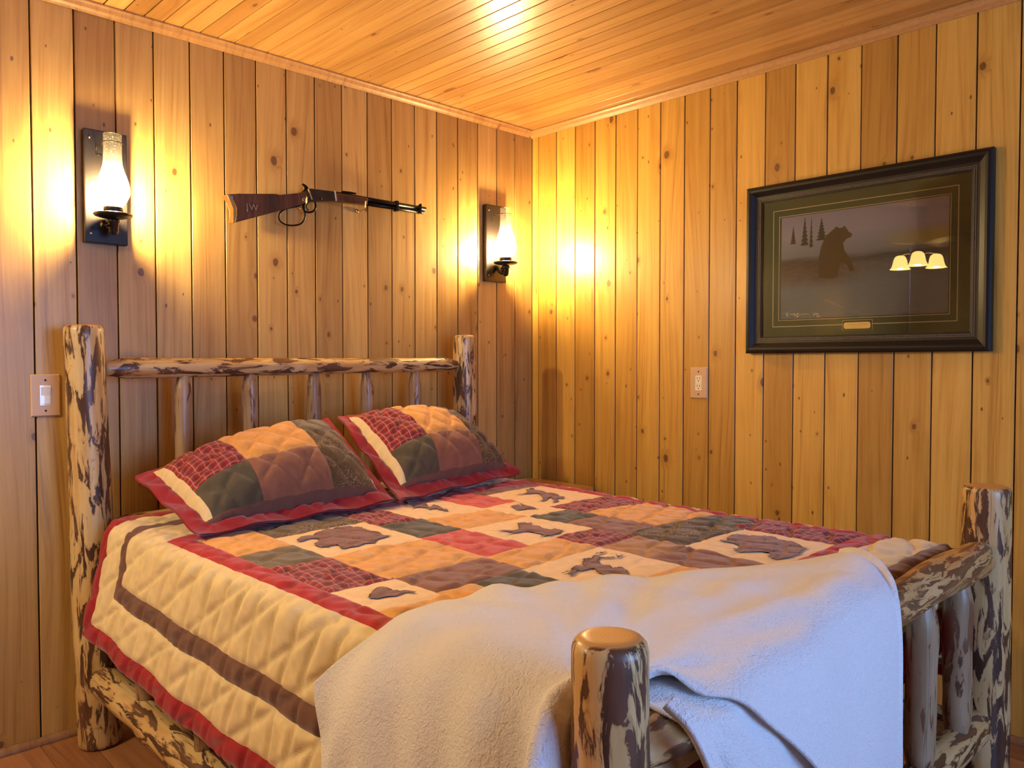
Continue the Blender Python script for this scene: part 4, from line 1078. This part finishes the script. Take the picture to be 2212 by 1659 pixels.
for tp, hw, h in (((-1.431, 1.767), .013, .07), ((-1.477, 1.797), .017, .11), ((-1.543, 1.785), .022, .085), ((-1.503, 1.798), .008, .12)):
    art('painted_fir', fir(tp, hw, h), MAT['art_dark'])
def stroke(name, pts, w, out=.0118):
    P3 = [(-out, y - oy, z - oz) for y, z in pts]
    return sweep(name, smooth_path(P3, 4), w, MAT['ink'], pr_, 6)
stroke('signature', PIC['sig'], .0014); stroke('edition_number', PIC['sig2'], .0014)
art('painted_fish', [(-1.545, 1.475), (-1.59, 1.455), (-1.64, 1.437), (-1.60, 1.462), (-1.565, 1.478)], simple('art_fish', lin(160, 158, 172), .8), .0114)
rq = rect('plaque')
line_frame('plaque_border', rect('plq_line'), .0016, .0107, MAT['fillet'])
flat('plaque_backing', (rq[0] - .004, rq[1] + .004, rq[2] - .005, rq[3] + .005), .0108, MAT['liner'], .0006)
y0, y1, z0, z1 = rq; c4 = .005
bm = bmesh.new()
pp = [(y0 + c4, z0), (y1 - c4, z0), (y1, z0 + c4), (y1, z1 - c4), (y1 - c4, z1), (y0 + c4, z1), (y0, z1 - c4), (y0, z0 + c4)]
a = [bm.verts.new((-.0126, y, z)) for y, z in pp]; b = [bm.verts.new((-.0108, y, z)) for y, z in pp]
bm.faces.new(a); bm.faces.new(b[::-1])
for i in range(8): bm.faces.new((a[i], a[(i + 1) % 8], b[(i + 1) % 8], b[i]))
pq = bm_obj('plaque', bm, simple('plaque_gold', lin(250, 232, 170), .5, .1), pic)
# faint two-line engraving on the plaque
bm = bmesh.new(); rr_ = random.Random(3)
for zl, a_, b_, hgt in ((.62, .14, .86, .004), (.27, .3, .7, .0026)):
    y = y0 + (y1 - y0) * a_
    while y < y0 + (y1 - y0) * b_:
        w_ = rr_.uniform(.0010, .0018); zc = z0 + (z1 - z0) * zl
        add_box(bm, -.0129, -.0126, y, y + .0007, zc - hgt / 2, zc + hgt / 2)
        if rr_.random() < .5: add_box(bm, -.0129, -.0126, y, y + w_, zc + hgt / 2 - .0006, zc + hgt / 2)
        y += w_ + .0012
tag(bm_obj('engraving', bm, simple('engraving', lin(190, 155, 85), .6), pq), kind='stuff')
gp = NT('picture_glass')
t1 = gp.n('ShaderNodeBsdfTransparent', {0: (.97, .98, .97, 1)}); g1 = gp.n('ShaderNodeBsdfGlossy', {0: (1, 1, 1, 1), 1: .01})
mx_ = gp.n('ShaderNodeMixShader', {0: gp.n('ShaderNodeFresnel', {0: 1.52}).outputs[0], 1: t1.outputs[0], 2: g1.outputs[0]})
gp.t.links.new(mx_.outputs[0], gp.out.inputs[0])
y0, y1, z0, z1 = (ro[0] + .058, ro[1] - .058, ro[2] + .058, ro[3] - .058)
mesh_obj('glass', [(-.0155, y0, z0), (-.0155, y0, z1), (-.0155, y1, z1), (-.0155, y1, z0)], [(0, 1, 2, 3)], gp.m, pic)

# ------------------------------------------------------------------ light switch and outlet
def wall_plate(root, w, h, mat):
    bm = bmesh.new(); ow, oh = .034 / 2, .067 / 2
    z = -.0065
    o = [(-w / 2, -h / 2), (w / 2, -h / 2), (w / 2, h / 2), (-w / 2, h / 2)]
    b0 = [bm.verts.new((x, -.0013, y)) for x, y in o]
    b1 = [bm.verts.new((x * (1 - .008 / w), z, y * (1 - .008 / h))) for x, y in o]
    i0 = [bm.verts.new((sx * ow, z, sy * oh)) for sx, sy in ((-1, -1), (1, -1), (1, 1), (-1, 1))]
    i1 = [bm.verts.new((sx * ow, -.0013, sy * oh)) for sx, sy in ((-1, -1), (1, -1), (1, 1), (-1, 1))]
    for i in range(4):
        j = (i + 1) % 4
        bm.faces.new((b0[i], b0[j], b1[j], b1[i])); bm.faces.new((b1[i], b1[j], i0[j], i0[i])); bm.faces.new((i0[i], i0[j], i1[j], i1[i]))
    bm_obj('cover_plate', bm, mat, root)
    for s in (-1, 1):
        lathe('screw', [(.0034, 0), (.0030, .0012), (.001, .0016)], MAT['slot'], root, 12).matrix_local = Matrix.Translation((0, -.0064, s * h * .36)) @ Matrix.Rotation(R(90), 4, 'X')
sw = tag(empty('light_switch', (-2.252, 0, 1.131)), 'almond cover plate with white rocker light switch beside the headboard post', 'light switch')
wall_plate(sw, .084, .137, MAT['almond'])
box_obj('switch_frame', (-.0165, .0165, -.0062, -.0014, -.033, .033), MAT['switch_white'], sw, .0006)
bm = bmesh.new()
pr = [(-.027, -.0066), (-.027, -.0078), (.0, -.0072), (.027, -.0105), (.027, -.0066)]
va = [bm.verts.new((-.013, y, z)) for z, y in pr]; vb = [bm.verts.new((.013, y, z)) for z, y in pr]
bm.faces.new(va); bm.faces.new(vb[::-1])
for i in range(5): bm.faces.new((va[i], vb[i], vb[(i + 1) % 5], va[(i + 1) % 5]))
bm_obj('rocker', bm, MAT['switch_white'], sw)
ou = tag(empty('wall_outlet', (0, -1.0055, 1.149)), 'almond cover plate with ivory duplex outlet on the plank wall below the picture', 'outlet')
ou.rotation_euler = (0, 0, R(-90))
wall_plate(ou, .086, .135, MAT['almond'])
rc_ = box_obj('receptacle', (-.0162, .0162, -.0068, -.0014, -.0328, .0328), MAT['ivory'], ou, .0006)
for s in (-1, 1):
    for sx in (-.0062, .0062): box_obj('slot', (sx - .0011, sx + .0011, -.0071, -.0066, s * .0165 + .000, s * .0165 + .0085), MAT['slot'], rc_)
    box_obj('ground_slot', (-.0022, .0022, -.0071, -.0066, s * .0165 - .0095, s * .0165 - .0050), MAT['slot'], rc_)
box_obj('test_button', (-.012, -.001, -.0074, -.0066, -.0018, .0018), MAT['ivory'], rc_)
box_obj('reset_button', (.001, .012, -.0074, -.0066, -.0018, .0018), MAT['ivory'], rc_)

# ------------------------------------------------------------------ ceiling fan with light kit (behind the photographer, seen reflected in the picture glass)
fan = tag(empty('ceiling_fan', (-3.6, -.68, CEIL)), 'dark ceiling fan with glowing bell-shaped glass shades, reflected in the picture glass', 'ceiling fan')
lathe('canopy', [(.012, -.045), (.045, -.040), (.068, -.012), (.068, -.0015)], MAT['bronze'], fan, 32)
lathe('downrod', [(.010, -.165), (.010, -.040)], MAT['bronze'], fan, 16)
lathe('motor_housing', [(.02, -.285), (.06, -.28), (.085, -.26), (.10, -.225), (.095, -.19), (.06, -.168), (.015, -.160)], MAT['bronze'], fan, 36)
MAT['blade'] = simple('blade', (.10, .045, .02), .4)
for k in range(5):
    a = 2 * math.pi * k / 5 + .3
    bm = bmesh.new()
    pts = [(.10, -.03), (.16, -.05), (.50, -.06), (.535, -.045), (.54, .0), (.535, .045), (.50, .06), (.16, .05), (.10, .03)]
    A_ = [bm.verts.new((x, y, -.282 + y * .15)) for x, y in pts]; B_ = [bm.verts.new((x, y, -.289 + y * .15)) for x, y in pts]
    bm.faces.new(A_); bm.faces.new(B_[::-1])
    for i in range(len(pts)): bm.faces.new((A_[i], A_[(i + 1) % len(pts)], B_[(i + 1) % len(pts)], B_[i]))
    o = bm_obj('blade', bm, MAT['blade'], fan); o.rotation_euler = (0, 0, a)
lathe('light_fitter', [(.006, -.40), (.03, -.39), (.045, -.36), (.04, -.33), (.02, -.287)], MAT['nickel'], fan, 28)
sm = NT('shade_glass')
sm.set(Base_Color=(.95, .85, .6, 1), Roughness=.4, Emission_Color=(1.0, .66, .18, 1), Emission_Strength=FAN_E)
for k in range(3):
    a = 2 * math.pi * k / 3 - .32
    ex, ey = .145 * math.cos(a), .145 * math.sin(a)
    sweep('shade_arm', smooth_path([(.02 * math.cos(a), .02 * math.sin(a), -.36), (.08 * math.cos(a), .08 * math.sin(a), -.340), (ex, ey, -.352)], 4), .006, MAT['nickel'], fan, 10)
    sh = lathe('shade', [(.022, -.352), (.038, -.362), (.048, -.385), (.054, -.42), (.064, -.445), (.076, -.458)], sm.m, fan, 30, (ex, ey, 0), closed_ends=False)
    ld = bpy.data.lights.new('fan_bulb', 'POINT'); ld.energy = FAN_LAMP_W; ld.color = (1.0, .85, .62); ld.shadow_soft_size = .03
    lo = bpy.data.objects.new('fan_bulb', ld); link(lo, fan); lo.location = (ex, ey, -.43)
